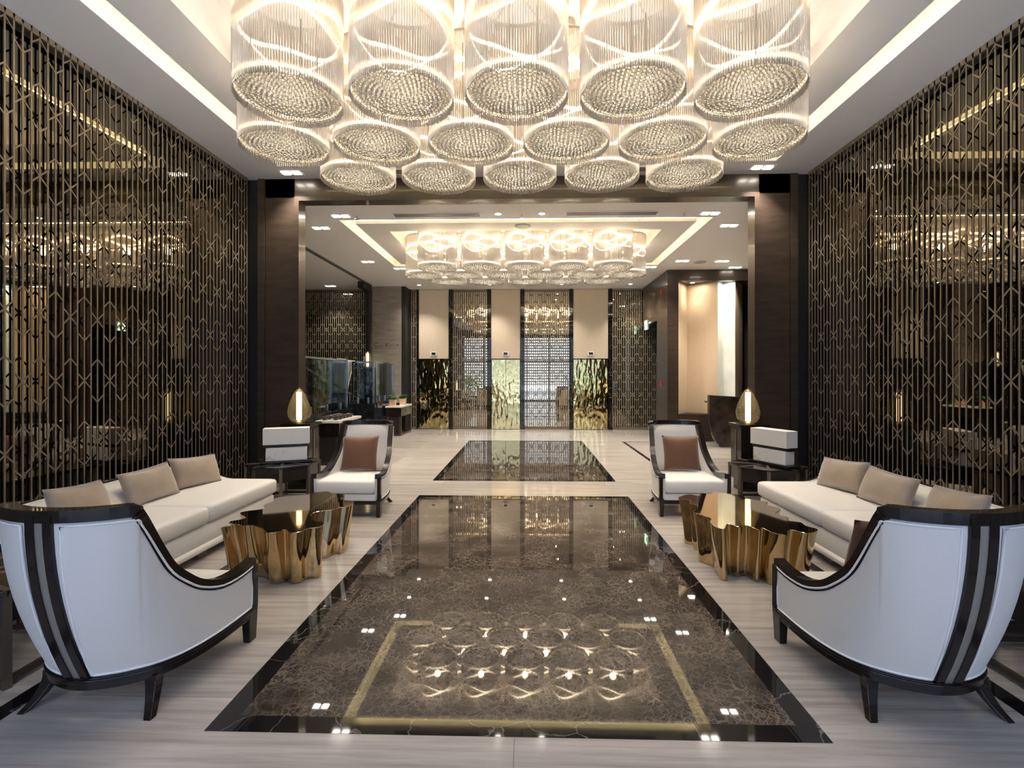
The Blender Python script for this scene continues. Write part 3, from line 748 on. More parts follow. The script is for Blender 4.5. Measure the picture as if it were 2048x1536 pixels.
def make_chair():
    t_ = thing('armchair', '', 'armchair')
    outer, inner = shell_rows(CB, CT, 0.20, 0.06, 0.045)
    N = len(outer[0]); mid = N//2
    # upholstered shell
    bm = bmesh.new()
    vo = grid(bm, outer); vi = grid(bm, inner)
    for a, c_ in ((vo[0], vi[0]), (vo[-1], vi[-1])):
        for i in range(N-1): bm.faces.new((a[i], a[i+1], c_[i+1], c_[i]))
    for kx in (0, N-1):
        for j in range(len(vo)-1): bm.faces.new((vo[j][kx], vo[j+1][kx], vi[j+1][kx], vi[j][kx]))
    obj('backrest', bm, white_fab, t_, smooth=True)
    # padded outer panels left and right of the metal strip, each with welt piping
    nrm_rows = [normals(r_) for r_ in outer]
    for (i0, i1) in ((1, mid-4), (mid+4, N-2)):
        bm = bmesh.new()
        rows = []
        js = [0.22]+list(range(1, 10))+[9.45]
        def at(j, i, off):
            j0 = int(j); fj = j-j0; j1 = min(j0+1, 10)
            p = outer[j0][i].lerp(outer[j1][i], fj); nn = nrm_rows[j0][i]
            return p+nn*off
        for j in js: rows.append([at(j, i, 0.008) for i in range(i0, i1+1)])
        rows2 = [[at(j, i, 0.0) for i in range(i0, i1+1)] for j in (js[0], js[-1])]
        grid(bm, rows)
        pnl = obj('outer_panel', bm, white_fab, t_, smooth=True)
        loop = [rows[0][i] for i in range(len(rows[0]))]+[r_[-1] for r_ in rows[1:-1]]+[rows[-1][i] for i in range(len(rows[0])-1, -1, -1)]+[r_[0] for r_ in rows[-2:0:-1]]
        bm = tube(bmesh.new(), loop, 0.006, 6, closed=True)
        obj('piping', bm, piping_m, pnl, smooth=True)
    # strip at centre back: two dark bars and brushed metal between
    bm = bmesh.new(); bm2 = bmesh.new()
    path = [outer[j][mid] for j in range(11)]
    def ribbon(bm_, xa, xb, off, dep):
        rows = []
        for p in path: rows.append([(xa, p.y-off, p.z), (xb, p.y-off, p.z), (xb, p.y+dep, p.z), (xa, p.y+dep, p.z)])
        vs = [[bm_.verts.new(q) for q in r_] for r_ in rows]
        for a, c_ in zip(vs, vs[1:]):
            for i in range(4): bm_.faces.new((a[i], a[(i+1) % 4], c_[(i+1) % 4], c_[i]))
        bm_.faces.new(vs[0]); bm_.faces.new(vs[-1][::-1])
    ribbon(bm, -0.060, -0.021, 0.012, 0.02); ribbon(bm, 0.021, 0.060, 0.012, 0.02)
    obj('back_post', bm, wood, t_)
    ribbon(bm2, -0.021, 0.021, 0.006, 0.01)
    obj('metal_strip', bm2, metal, t_)
    # top rail and arms
    bm = bmesh.new(); P = [p.copy() for p in outer[-1]]
    sweep_rail(bm, P, nrm_rows[-1], 0.052, 0.010, 0.030, 0.024)
    obj('top_rail', bm, wood, t_, bevel=0.006)
    # base rail
    bm = bmesh.new(); P = [Vector((p.x, p.y, 0)) for p in outer[0]]; nr = nrm_rows[0]
    sweep_rect(bm, P, nr, 0.045, 0.012, 0.145, 0.200)
    sweep_rect(bm, P, nr, 0.045, 0.022, 0.178, 0.196)
    box(bm, -0.36, 0.36, -0.03, 0.015, 0.145, 0.185)
    obj('base_rail', bm, wood, t_, bevel=0.003)
    # front posts over front legs
    for sx in (-1, 1):
        a, b_ = sorted((sx*0.362, sx*0.400)); 
        obj('arm_post', B((a, b_, -0.02, 0.032, 0.19, 0.452)), wood, t_, bevel=0.003)
        bm = bmesh.new(); a, b_ = sorted((sx*0.345, sx*0.400))
        bm = bmesh.new()
        lo = [(a+0.008, -0.045), (b_-0.006, -0.045), (b_-0.006, 0.022), (a+0.008, 0.022)]; hi = [(a, -0.055), (b_, -0.055), (b_, 0.03), (a, 0.03)]
        grid(bm, [[(x, y, 0) for x, y in lo], [(x, y, 0.19) for x, y in hi]], True)
        vv = list(bm.verts); bm.faces.new(vv[:4][::-1]); bm.faces.new(vv[4:])
        obj('leg', bm, wood, t_, bevel=0.003)
        # sabre rear leg, splayed outwards and back
        bm = bmesh.new(); rows = []
        for q in range(7):
            w = q/6; z = 0.16*(1-w); cx_ = sx*(0.262+0.055*w**2); cy_ = -0.60-0.095*w**2; hw_ = 0.030-0.012*w
            rows.append([(cx_-hw_, cy_-hw_, z), (cx_+hw_, cy_-hw_, z), (cx_+hw_, cy_+hw_, z), (cx_-hw_, cy_+hw_, z)])
        vs = grid(bm, rows, True); bm.faces.new(vs[0]); bm.faces.new(vs[-1][::-1])
        obj('leg', bm, wood, t_, bevel=0.003)
    # seat
    obj('seat_rail', B((-0.345, 0.345, -0.40, 0.012, 0.185, 0.262)), white_fab, t_, bevel=0.01)
    obj('seat_cushion', cushion(bmesh.new(), -0.338, 0.338, -0.56, 0.03, 0.268, 0.415, 0.03, 0.028), white_fab, t_, smooth=True)
    # padded inner back
    bm = bmesh.new(); rows = []
    for j in range(0, 9):
        w = j/8; z = 0.40+w*0.56; rows.append([])
        f0 = (z-0.2)/0.8; y = -(0.73+0.17*(1-(1-f0)**2))+0.085; hx = 0.28+0.02*w
        for i in range(9):
            u = -1+i/4; rows[-1].append((u*hx, y+0.03*u*u+0.05*(1-w)*1.0-(0.0 if 0 < j < 8 else 0.03), z))
    grid(bm, rows)
    obj('inner_back', bm, white_fab, t_, smooth=True)
    return t_
R_ = math.radians
chair = make_chair()
CH = [(-1.997, 2.95, R_(-2.2), 'cream barrel back armchair nearest on the left, turned away from the camera'),
      (1.954, 3.02, R_(1.4), 'cream barrel back armchair nearest on the right, turned away, rust cushion inside'),
      (-2.00, 5.50, PI, 'cream armchair facing the camera with rust cushion, left of the marble inlay'),
      (1.95, 5.62, PI, 'cream armchair facing the camera with rust cushion, right of the marble inlay')]
for i, (x, y, rz, lab) in enumerate(CH):
    o = chair if i == 0 else copy_tree(chair)
    o.location = (x, y, 0); o.rotation_euler = (0, 0, rz); o['label'] = lab; o['group'] = 'dark framed cream armchairs'

# pillows
def pillow_bm(w, h, t):
    bm = bmesh.new(); N = 14
    def P(u, v, s_):
        ex = 1-0.06*(1-v*v)*0 ; px = u*w/2*(1-0.07*(1-abs(v))*abs(u)**3 if 0 else 1); pz = v*h/2
        pinch_x = 1-0.06*(1-v*v); pinch_z = 1-0.09*(1-u*u)
        th = t/2*((1-u*u)*(1-v*v))**0.42*1.08
        return (u*w/2*pinch_x, s_*th, v*h/2*pinch_z)
    for s_ in (-1, 1):
        rows = [[P(-1+2*i/N, -1+2*j/N, s_) for i in range(N+1)] for j in range(N+1)]
        grid(bm, rows)
    bmesh.ops.remove_doubles(bm, verts=bm.verts, dist=0.0005)
    return bm
def pillow(name, w, h, t, m, loc, rot, lab, grp):
    o = obj(name, pillow_bm(w, h, t), m, smooth=True)
    o.location = loc; o.rotation_euler = rot
    return tag(o, lab, 'cushion', grp)
R_ = math.radians
# far chair pillows lean back (faces +/-Y)
for (x, y, lab) in ((-2.0, 5.96, 'left'), (1.95, 6.08, 'right')):
    pillow('rust_cushion', 0.45, 0.43, 0.18, rust, (x-0.005, y, 0.655), (R_(-14), 0, 0), 'square rust brown cushion on the far %s armchair' % lab, 'rust armchair cushions')
pillow('rust_cushion', 0.45, 0.43, 0.16, rust, (1.935, 2.60, 0.668), (R_(18), 0, R_(2)), 'square rust brown cushion inside the near right armchair', 'rust armchair cushions')

# ------------------------------------------------------------------ sofas  (local: x along length, front at y=0, back at -y)
SA = 1.15
SB = [(SA, -.42), (SA, -.55), (SA-.01, -.70), (SA-.04, -.82), (SA-.12, -.91), (SA-.25, -.95), (.6, -.96), (.25, -.96), (0, -.96)]
ST = [(SA+.0, -.40, .44), (SA+.0, -.55, .455), (SA-.0, -.70, .505), (SA-.04, -.85, .57), (SA-.12, -.95, .61), (SA-.25, -1.0, .625), (.6, -1.01, .63), (.25, -1.01, .63), (0, -1.01, .63)]
def make_sofa():
    t_ = thing('sofa', '', 'sofa')
    outer, inner = shell_rows(SB, ST, 0.12, 0.22, 0.10, 8, lambda w: w)
    N = len(outer[0])
    bm = bmesh.new(); vo = grid(bm, outer); vi = grid(bm, inner)
    for a, c_ in ((vo[0], vi[0]), (vo[-1], vi[-1])):
        for i in range(N-1): bm.faces.new((a[i], a[i+1], c_[i+1], c_[i]))
    for kx in (0, N-1):
        for j in range(len(vo)-1): bm.faces.new((vo[j][kx], vo[j+1][kx], vi[j+1][kx], vi[j][kx]))
    obj('backrest', bm, white_fab, t_, smooth=True)
    nr = normals(outer[-1])
    bm = bmesh.new(); sweep_rail(bm, [p.copy() for p in outer[-1]], nr, 0.018, 0.016, 0.02, 0.016)
    obj('top_rail', bm, wood, t_, bevel=0.004)
    bm = tube(bmesh.new(), [p-n_*0.03+Vector((0, 0, 0.004)) for p, n_ in zip(outer[-1], nr)], 0.006, 6)
    obj('piping', bm, piping_m, t_, smooth=True)
    # soft back pad
    bm = bmesh.new(); 
    rows = []
    for j in range(9):
        w = j/8; z = 0.44+0.175*w; yy = -0.70-0.16*w**1.4+(0.02*math.sin(w*PI))
        rows.append([((-1+i/10)*(SA-0.14)+0.0, yy-(0.05 if j == 8 else 0), z) for i in range(21)])
    grid(bm, rows)
    obj('back_pad', bm, white_fab, t_, smooth=True)
    obj('seat_base', cushion(bmesh.new(), -SA+.015, SA-.015, -0.90, -0.02, 0.12, 0.30, 0, 0.03), white_fab, t_, smooth=True)
    obj('lower_band', cushion(bmesh.new(), -SA, SA, -0.92, 0.0, 0.075, 0.135, 0, 0.02), white_fab, t_, smooth=True)
    for sx in (-1, 1):
        x0, x1 = sorted((sx*0.003, sx*(SA+0.01)))
        obj('seat_cushion', cushion(bmesh.new(), x0, x1, -0.72, 0.0, 0.30, 0.455, 0.012, 0.032), white_fab, t_, smooth=True)
    for x in (-SA+0.16, 0, SA-0.16):
        for y in (-0.11, -0.82):
            obj('foot', B((x-0.06, x+0.06, y-0.04, y+0.04, 0, 0.08)), pmat('sofa_foot', (0.16, 0.12, 0.085), 0.4) if 'sofa_foot' not in MATS else MATS['sofa_foot'], t_, bevel=0.003)
    return t_
sofa = make_sofa()
sofa.location = (-2.74, 4.25, 0); sofa.rotation_euler = (0, 0, -PI/2)      # front (+y local) -> +X
sofa['label'] = 'long low cream sofa against the left lattice wall'; sofa['group'] = 'long cream sofas'
s2 = copy_tree(sofa); s2.location = (2.56, 4.27, 0); s2.rotation_euler = (0, 0, PI/2)
s2['label'] = 'long low cream sofa against the right lattice wall'
pos = ['nearest the camera', 'in the middle', 'farthest from the camera']
for i, y in enumerate((3.72, 4.42, 5.05)):
    pillow('silk_cushion', 0.54, 0.33, 0.17, taupe, (-3.42, y, 0.605), (R_(22), R_((-4, 3, -3)[i]), -PI/2+R_((4, -6, -16)[i])), 'taupe silk cushion on the left sofa, %s' % pos[i], 'taupe sofa cushions')
for i, y in enumerate((3.72, 4.40, 5.02)):
    pillow('silk_cushion', 0.54, 0.33, 0.17, taupe, (3.22, y, 0.605), (R_(22), R_((4, -3, 3)[i]), PI/2+R_((-4, 6, 14)[i])), 'taupe silk cushion on the right sofa, %s' % pos[i], 'taupe sofa cushions')

# ------------------------------------------------------------------ brass coffee tables
PL = [(-2.325, 3.748), (-2.279, 3.84), (-2.192, 3.812), (-2.108, 3.814), (-1.982, 3.728), (-1.914, 3.645), (-1.843, 3.650), (-1.805, 3.72), (-1.728, 3.645), (-1.66, 3.675), (-1.64, 3.75), (-1.564, 3.798), (-1.59, 3.91), (-1.72, 3.98), (-1.79, 4.17), (-1.73, 4.25), (-1.66, 4.29), (-1.622, 4.36), (-1.56, 4.40), (-1.575, 4.57), (-1.66, 4.61), (-1.74, 4.66), (-1.75, 4.80), (-1.82, 4.87), (-1.90, 4.86), (-1.976, 4.95), (-2.08, 4.92), (-2.15, 4.84), (-2.257, 4.78), (-2.38, 4.68), (-2.34, 4.54), (-2.36, 4.43), (-2.29, 4.30), (-2.43, 4.18), (-2.29, 4.02), (-2.36, 3.91), (-2.30, 3.86)]
PR = [(1.52, 4.80), (1.60, 4.69), (1.555, 4.60), (1.60, 4.495), (1.50, 4.31), (1.53, 4.20), (1.575, 4.107), (1.53, 4.00), (1.53, 3.86), (1.58, 3.83), (1.655, 3.956), (1.71, 3.88), (1.79, 3.92), (1.832, 3.80), (1.88, 3.86), (1.905, 3.74), (1.983, 3.69), (2.07, 3.82), (2.16, 3.74), (2.29, 3.83), (2.25, 3.92), (2.26, 4.01), (2.19, 4.06), (2.235, 4.16), (2.18, 4.25), (2.31, 4.43), (2.25, 4.55), (2.30, 4.66), (2.19, 4.74), (2.17, 4.90), (2.08, 4.95), (1.98, 5.06), (1.88, 4.96), (1.80, 4.98), (1.74, 4.88), (1.66, 4.93)]
def brass_table(P, lab, seed):
    random.seed(seed)
    cx_ = sum(p[0] for p in P)/len(P); cy_ = sum(p[1] for p in P)/len(P)
    t_ = thing('coffee_table', lab, 'coffee table', (cx_, cy_, 0), 0, 'brass coffee tables')
    O = catmull([(p[0]-cx_, p[1]-cy_, 0) for p in P], 5, True)
    ex = []
    N = len(O)
    nr = []
    for i in range(N):
        d = (O[(i+2) % N]-O[i-2]).normalized(); n_ = Vector((d.y, -d.x, 0))
        nr.append(n_)
    area_ = sum(O[i].x*O[(i+1) % N].y-O[(i+1) % N].x*O[i].y for i in range(N))
    if area_ < 0: nr = [-n_ for n_ in nr]
    bm = bmesh.new(); rows = []; M = 14; zt = 0.42
    pha = [random.uniform(0, 6.28) for _ in range(4)]
    for j in range(M+1):
        w = j/M; ring = []
        for i, p in enumerate(O):
            sc = 1-0.115*w**0.85
            a = 2*PI*i/N
            wob = 0.010*math.sin(9*a+pha[0]+2.2*w)*w+0.006*math.sin(17*a+pha[1]-3*w)*w
            q = p*sc+nr[i]*wob
            ring.append((q.x, q.y, (zt-0.006)*(1-w)))
        rows.append(ring)
    vs = grid(bm, rows, True)
    bm.faces.new(vs[-1])
    obj('fluted_body', bm, brass, t_, smooth=True)
    bm = bmesh.new()
    a = [bm.verts.new((p.x*0.999, p.y*0.999, zt-0.008)) for p in O]; b2 = [bm.verts.new((p.x*0.999, p.y*0.999, zt-0.002)) for p in O]
    b3 = [bm.verts.new((p.x-n_.x*0.003, p.y-n_.y*0.003, zt)) for p, n_ in zip(O, nr)]
    for r0, r1 in ((a, b2), (b2, b3)):
        for i in range(N): bm.faces.new((r0[i], r0[(i+1) % N], r1[(i+1) % N], r1[i]))
    bm.faces.new(b3)
    obj('table_top', bm, brasstop, t_)
    return t_
brass_table(PL, 'polished brass tree stump coffee table before the left sofa', 3)
brass_table(PR, 'polished brass tree stump coffee table before the right sofa', 5)

# ------------------------------------------------------------------ octagonal side tables
def make_side():
    t_ = thing('side_table', '', 'side table')
    r0 = 0.44; oct_ = lambda r_, k0=0.5: [(r_*math.cos((q+k0)*PI/4), r_*math.sin((q+k0)*PI/4)) for q in range(8)]
    obj('table_top', prism(bmesh.new(), oct_(r0), 0.475, 0.505), wood, t_, bevel=0.004)
    bm = bmesh.new(); A = oct_(r0-0.015); C = oct_(r0-0.04)
    for q in range(8):
        j = (q+1) % 8; prism(bm, [A[q], A[j], C[j], C[q]], 0.33, 0.477)
    obj('apron', bm, wood, t_)
    for q in range(8):
        a = (q+0.5)*PI/4; x, y = (r0-0.02)*math.cos(a), (r0-0.02)*math.sin(a)
        bm = bmesh.new(); bar(bm, (x, y, 0), (x, y, 0.49), 0.036, 0.036, Vector((math.cos(a), math.sin(a), 0)))
        obj('leg', bm, stripwood, t_)
    bm = bmesh.new()
    for q in range(4):
        a = (q+0.5)*PI/4; c_, s_ = math.cos(a)*r0, math.sin(a)*r0; bar(bm, (c_, s_, 0.506), (-c_, -s_, 0.506), 0.03, 0.003)
    obj('top_inlay', bm, stripwood, t_)
    bm = bmesh.new(); A = oct_(r0-0.01); C = oct_(r0-0.04)
    for q in range(8):
        j = (q+1) % 8; prism(bm, [A[q], A[j], C[j], C[q]], 0.02, 0.05)
    obj('foot_ring', bm, darkwood, t_)
    return t_
side = make_side()
for i, (x, y, lab) in enumerate(((-3.05, 6.16, 'dark, far end of left sofa, carrying a block lamp'), (3.02, 6.16, 'dark, far end of right sofa, carrying a block lamp'), (-3.0, 2.60, 'dark, near end of left sofa at the picture edge'), (2.98, 2.62, 'dark, near end of right sofa at the picture edge'))):
    o = side if i == 0 else copy_tree(side)
    o.location = (x, y, 0); o['label'] = 'octagonal side table, '+lab; o['group'] = 'octagonal side tables'
def block_lamp(x, y, rz, lab):
    t_ = thing('block_lamp', lab, 'table lamp', (x, y, 0.509), rz, 'stone block table lamps')
    obj('base', B((-0.30, 0.30, -0.10, 0.10, 0, 0.03)), wood, t_, bevel=0.004)
    obj('stone_block', B((-0.235, 0.235, -0.075, 0.075, 0.03, 0.195)), alab, t_, bevel=0.006)
    obj('spacer', B((-0.26, 0.26, -0.05, 0.05, 0.195, 0.235)), wood, t_)
    obj('finial', lathe(bmesh.new(), [(0, 0.19), (0.012, 0.19), (0.012, 0.24), (0, 0.24)], 10), wood, t_)
    obj('lamp_shade', B((-0.265, 0.265, -0.09, 0.09, 0.235, 0.435)), pmat('shade_white', (0.78, 0.75, 0.72), 0.7) if 'shade_white' not in MATS else MATS['shade_white'], t_, bevel=0.003)
block_lamp(-3.0, 6.14, R_(22), 'white block lamp with brown stained stone on the left side table')
block_lamp(3.08, 6.12, R_(-68), 'white block lamp turned end on, on the right side table')

# ------------------------------------------------------------------ plinths and teardrop lamps
def make_plinth():
    t_ = thing('plinth', '', 'plinth')
    obj('cap', B((-0.21, 0.21, -0.20, 0.20, 0.895, 0.93)), wood, t_, bevel=0.004)
    obj('shaft', B((-0.175, 0.175, -0.17, 0.17, 0.30, 0.895)), wood, t_)
    obj('base', B((-0.15, 0.15, -0.145, 0.145, 0, 0.30)), wood, t_)
    bm = bmesh.new()
    for s_ in (-1, 1):
        box(bm, *sorted((s_*0.172, s_*0.182)), -0.02, 0.02, 0.30, 0.84)
        box(bm, -0.02, 0.02, *sorted((s_*0.167, s_*0.177)), 0.30, 0.84)
    obj('inlay_strip', bm, stripwood, t_)
    return t_
pl = make_plinth(); pl.location = (-3.20, 6.98, 0); pl['label'] = 'dark lacquer plinth at the foot of the left portal column'; pl['group'] = 'lamp plinths'
p2 = copy_tree(pl); p2.location = (3.17, 7.0, 0); p2['label'] = 'dark lacquer plinth at the foot of the right portal column'
def make_tear(s=1.0):
    t_ = thing('teardrop_lamp', '', 'table lamp')
    prof = [(0.05, 0.0), (0.105, 0.022), (0.140, 0.07), (0.156, 0.13), (0.155, 0.19), (0.138, 0.26), (0.112, 0.33), (0.083, 0.40), (0.056, 0.45), (0.038, 0.475)]
    pr = [(p.x, p.z) for p in catmull([(r_, 0, z) for r_, z in prof], 3)]
    obj('glass_shade', lathe(bmesh.new(), pr, 40), amber_m, t_, smooth=True)
    obj('base', lathe(bmesh.new(), [(0, 0), (0.055, 0), (0.055, 0.012), (0.02, 0.02), (0, 0.02)], 24), gold_fine, t_)
    obj('cap', lathe(bmesh.new(), [(0, 0.505), (0.008, 0.50), (0.01, 0.485), (0.032, 0.482), (0.038, 0.472), (0, 0.465)], 20), gold_fine, t_)
    obj('light_tube', lathe(bmesh.new(), [(0, 0.04), (0.036, 0.04), (0.036, 0.44), (0, 0.44)], 20), tube_e, t_)
    return t_
td = make_tear(); td.location = (-3.23, 6.96, 0.93); td['label'] = 'teardrop amber glass lamp on the left plinth'; td['group'] = 'teardrop glass lamps'
t2 = copy_tree(td); t2.location = (3.15, 6.97, 0.93); t2['label'] = 'teardrop amber glass lamp glowing on the right plinth'

# ------------------------------------------------------------------ console tables in the lobby
def make_console(L_):
    t_ = thing('console_table', '', 'console table')   # local: x 0..0.42, y 0..L_
    obj('marble_top', B((0, 0.44, 0, L_, 0.755, 0.80)), whitemarble, t_, bevel=0.003)
    obj('drawer_box', B((0.015, 0.425, 0.015, L_-0.015, 0.52, 0.755)), wood, t_)
    bm = bmesh.new()
    for y in (0.02, L_-0.07):
        box(bm, 0.02, 0.07, y, y+0.05, 0, 0.52); box(bm, 0.37, 0.42, y, y+0.05, 0, 0.52); box(bm, 0.07, 0.37, y, y+0.05, 0, 0.045)
    for x in (0.02, 0.37): box(bm, x, x+0.05, 0.07, L_-0.07, 0, 0.045)
    obj('leg_frame', bm, stripwood if 0 else darkwood, t_)
    obj('dark_panel', B((0.075, 0.365, 0.03, 0.045, 0.045, 0.52)), blackm, t_)
    return t_
c1 = make_console(1.15); c1.location = (-3.74, 8.65, 0); c1['label'] = 'white marble topped console with dark bowls behind the far left armchair'; c1['group'] = 'marble topped consoles'
c2 = copy_tree(c1); c2.location = (-3.74, 12.95, 0); c2['label'] = 'white marble topped console with two potted plants by the stone pillar'
def bowl(x, y, s, lab):
    bm = lathe(bmesh.new(), [(0, 0), (0.03, 0), (0.032, 0.008), (0.055, 0.03), (0.066, 0.062), (0.062, 0.062), (0.05, 0.032), (0.02, 0.014), (0, 0.012)], 20)
    o = obj('serving_bowl', bm, bowl_m, smooth=True); o.location = (x, y, 0.80); o.scale = (s, s, s)
    tag(o, lab, 'bowl', 'dark bowls on the marble console')
q = 0
for j, y in enumerate((8.78, 8.96, 9.14, 9.32, 9.50)):
    for i, x in enumerate((-3.62, -3.44)):
        bowl(x+0.01*((j*3) % 2), y+0.05*i, 1.05, 'small dark bowl in the %s row, %s of the row from the camera' % (('wall side', 'aisle side')[i], ('first', 'second', 'third', 'fourth', 'last')[j]))
for i, (x, y, lab) in enumerate(((-3.58, 13.10, 'near'), (-3.44, 13.62, 'far'))):
    t_ = thing('potted_plant', 'leafy green plant in a pink square pot at the %s end of the far console' % lab, 'potted plant', (x, y, 0.80), 0, 'potted plants on the far console')
    bm = bmesh.new(); grid(bm, [[(sx*0.075, sy*0.075, 0) for sx, sy in ((-1, -1), (1, -1), (1, 1), (-1, 1))], [(sx*0.085, sy*0.085, 0.17) for sx, sy in ((-1, -1), (1, -1), (1, 1), (-1, 1))]], True)
    vv = list(bm.verts); bm.faces.new(vv[:4][::-1]); bm.faces.new(vv[4:])
    obj('pot', bm, pot_m, t_, bevel=0.004)
    bm = bmesh.new(); random.seed(11+i)
    for kq in range(70):
        a = random.uniform(0, 2*PI); el = random.uniform(0.1, 1.2); rr = random.uniform(0.06, 0.16)
        c_ = Vector((math.cos(a)*math.cos(el)*rr, math.sin(a)*math.cos(el)*rr, 0.17+math.sin(el)*rr*0.9))
        d = Vector((math.cos(a), math.sin(a), random.uniform(-0.4, 0.5))).normalized(); s_ = d.cross(Vector((0, 0, 1))).normalized()
        w_, l_ = 0.032, 0.065
        v = [bm.verts.new(p) for p in (c_-d*l_, c_+s_*w_-d*0.01, c_+d*l_-Vector((0, 0, 0.01)), c_-s_*w_-d*0.01)]
        bm.faces.new(v)
        tube(bm, [(0, 0, 0.16), c_-d*l_], 0.002, 4)
    obj('foliage', bm, leaf_m, t_)
o = obj('small_sculpture', prism(bmesh.new(), [(-0.07, -0.04), (0.07, -0.04), (0.05, 0.04), (-0.05, 0.04)], 0, 0.07), bowl_m); o.location = (-3.52, 13.36, 0.80)
tag(o, 'small black ornament between the two potted plants', 'ornament')

# ------------------------------------------------------------------ stair hall on the left of the lobby
struct('wall_parapet', B((-4.46, -4.34, 7.7, 12.25, 0, 0.80), (-4.46, -3.80, 12.25, 12.40, 0, 0.90), (-3.88, -3.78, 12.40, 14.1, 0, 0.92)), blackmarble, bevel=0.004)
def glass_panel(name, p0, p1, z0, z1, lab, clamps=3, rail=True):
    (x0, y0), (x1, y1) = p0, p1
    t_ = thing(name, lab, 'balustrade', ((x0+x1)/2, (y0+y1)/2, z0), math.atan2(y1-y0, x1-x0), 'glass balustrades')
    L_ = math.hypot(x1-x0, y1-y0)/2
    obj('glass_pane', B((-L_, L_, -0.008, 0.008, 0.02, z1-z0-0.03)), pane_m, t_)
    if rail: obj('top_rail', B((-L_, L_, -0.025, 0.025, z1-z0-0.04, z1-z0)), steel, t_)
    for i in range(clamps):
        x = -L_+(i+0.5)*2*L_/clamps
        obj('spigot', B((x-0.025, x+0.025, -0.03, 0.03, 0, 0.16)), steel, t_, bevel=0.006)
    for s_ in (-1, 1): obj('edge_post', B((s_*L_-0.02, s_*L_+0.02, -0.02, 0.02, 0, z1-z0)), steel, t_)
glass_panel('glass_balustrade', (-4.40, 7.9), (-4.40, 11.95), 0.80, 2.00, 'long glass balustrade on black parapet beside the bowl console', 5)
glass_panel('glass_balustrade', (-4.38, 12.32), (-3.86, 12.32), 0.90, 1.97, 'short glass balustrade facing the camera with bright top rail', 2)
glass_panel('glass_balustrade', (-3.83, 12.45), (-3.83, 14.0), 0.92, 1.97, 'glass balustrade on parapet behind the potted plants', 3)
t_ = thing('stair_handrail', 'steel stair handrail sloping down behind the glass balustrade', 'handrail', (-4.75, 12, 0))
obj('rail_tube', tube(bmesh.new(), [(0, -2.6, 2.02), (0, 2.05, 0.93), (0, 2.1, 0.70)], 0.024, 10), steel, t_, smooth=True)
obj('rail_tube', tube(bmesh.new(), [(0, -2.6, 1.45), (0, 0.2, 0.75)], 0.018, 10), steel, t_, smooth=True)
for y in (-1.9, -0.4, 1.1): obj('post', tube(bmesh.new(), [(0, y, 0), (0, y, 1.47-(y+0.28)*0.234+0.0)], 0.015, 8), steel, t_)
# draped stone sculpture on black pedestal, tall plinth with third teardrop lamp
t_ = thing('stone_sculpture', 'pale veined stone slab like draped cloth behind the glass balustrade', 'sculpture', (-4.94, 13.3, 0))
bm = bmesh.new(); rows = []
for j in range(13):
    w = j/12; z = 1.12+0.93*w; rows.append([])
    xl, xr = -0.32, 0.02+0.24*w
    ring = []
    for i in range(17):
        u = i/16; ring.append((xl+(xr-xl)*u, 0.03*math.sin(u*22+w*2.5)-0.05, z+0.03*math.sin(u*5)*w))
    for i in range(16, -1, -1):
        u = i/16; ring.append((xl+(xr-xl)*u, 0.03*math.sin(u*22+w*2.5)+0.05, z+0.03*math.sin(u*5)*w))
    rows[-1] = ring
vs = grid(bm, rows, True); bm.faces.new(vs[0][::-1]); bm.faces.new(vs[-1])
obj('stone_drape', bm, pmat('veined_stone', (0.75, 0.73, 0.68), 0.5, noise=0.25, nscale=5, stretch=(4, 1, 0.6)), t_, smooth=True)
obj('pedestal', B((-0.32, 0.12, -0.15, 0.15, 0, 1.12)), blackmarble, t_)
p3 = tag(obj('tall_plinth', B((-0.18, 0.18, -0.18, 0.18, 0, 1.84)), blackmarble, bevel=0.004), 'tall black plinth carrying a lamp in front of the far lattice wall', 'plinth'); p3.location = (-4.44, 13.7, 0)
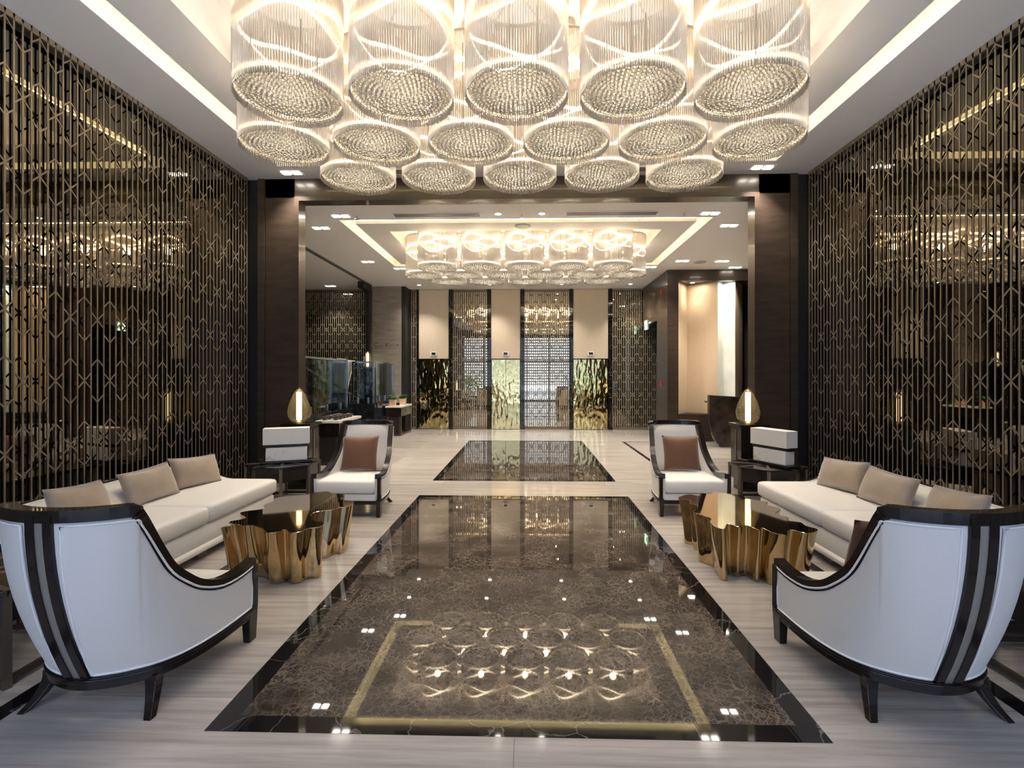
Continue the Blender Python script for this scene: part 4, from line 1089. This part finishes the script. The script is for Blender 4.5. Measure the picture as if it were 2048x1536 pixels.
t3 = copy_tree(td); t3.location = (-4.46, 13.7, 1.84); t3.scale = (0.9, 0.9, 0.9); t3['label'] = 'small teardrop lamp behind the glass rail, left of the grey stone pillar'

# ------------------------------------------------------------------ dark marble lectern on the right
t_ = thing('lectern', 'dark marble lectern with curved lower edge behind the right teardrop lamp', 'lectern', (4.5, 11.2, 0))
pts = [(-0.36, 1.17), (-0.36, 0.62), (-0.345, 0.48), (-0.31, 0.34), (-0.25, 0.20), (-0.17, 0.08), (-0.08, 0.0), (0.45, 0.0), (0.45, 1.12)]
bm = bmesh.new()
a = [bm.verts.new((x, -0.05, z)) for x, z in pts]; b2 = [bm.verts.new((x, 0.07, z)) for x, z in pts]
bm.faces.new(a); bm.faces.new(b2[::-1])
for i in range(len(pts)):
    j = (i+1) % len(pts); bm.faces.new((a[i], a[j], b2[j], b2[i]))
obj('front_slab', bm, pmat('brown_marble', (0.045, 0.034, 0.03), 0.12, noise=0.6, nscale=4), t_, bevel=0.006)
obj('writing_shelf', B((-0.30, 0.42, 0.07, 0.42, 0.98, 1.02)), wood, t_)

# ------------------------------------------------------------------ outdoors seen only in reflections
for i, (x, w_, lab) in enumerate(((-5.2, 2.6, 'left'), (4.6, 2.2, 'right'))):
    bm = bmesh.new(); random.seed(20+i)
    for kq in range(700):
        c_ = Vector((random.gauss(0, w_/3), random.gauss(0, 0.3), abs(random.gauss(0.9, 0.5))))
        d = Vector((random.uniform(-1, 1), random.uniform(-1, 1), random.uniform(-0.2, 1))).normalized(); s_ = d.orthogonal().normalized()
        v = [bm.verts.new(p) for p in (c_-d*0.16, c_+s_*0.05, c_+d*0.16, c_-s_*0.05)]; bm.faces.new(v)
    o = obj('hedge', bm, leaf_m); o.location = (x, -9.5, 0)
    tag(o, 'green hedge outside the entrance seen mirrored, %s side' % lab, 'hedge', 'hedges outside the entrance')
bm = bmesh.new()
for i in range(30): box(bm, -9, 9, -24.1, -23.9, 0.5+i*0.3, 0.62+i*0.3)
box(bm, -9, 9, -24.4, -24.2, 0, 9.5)
tag(obj('louvered_building', bm, louver_m), 'pale louvered building across the forecourt seen only in the lift wall mirrors', 'building')
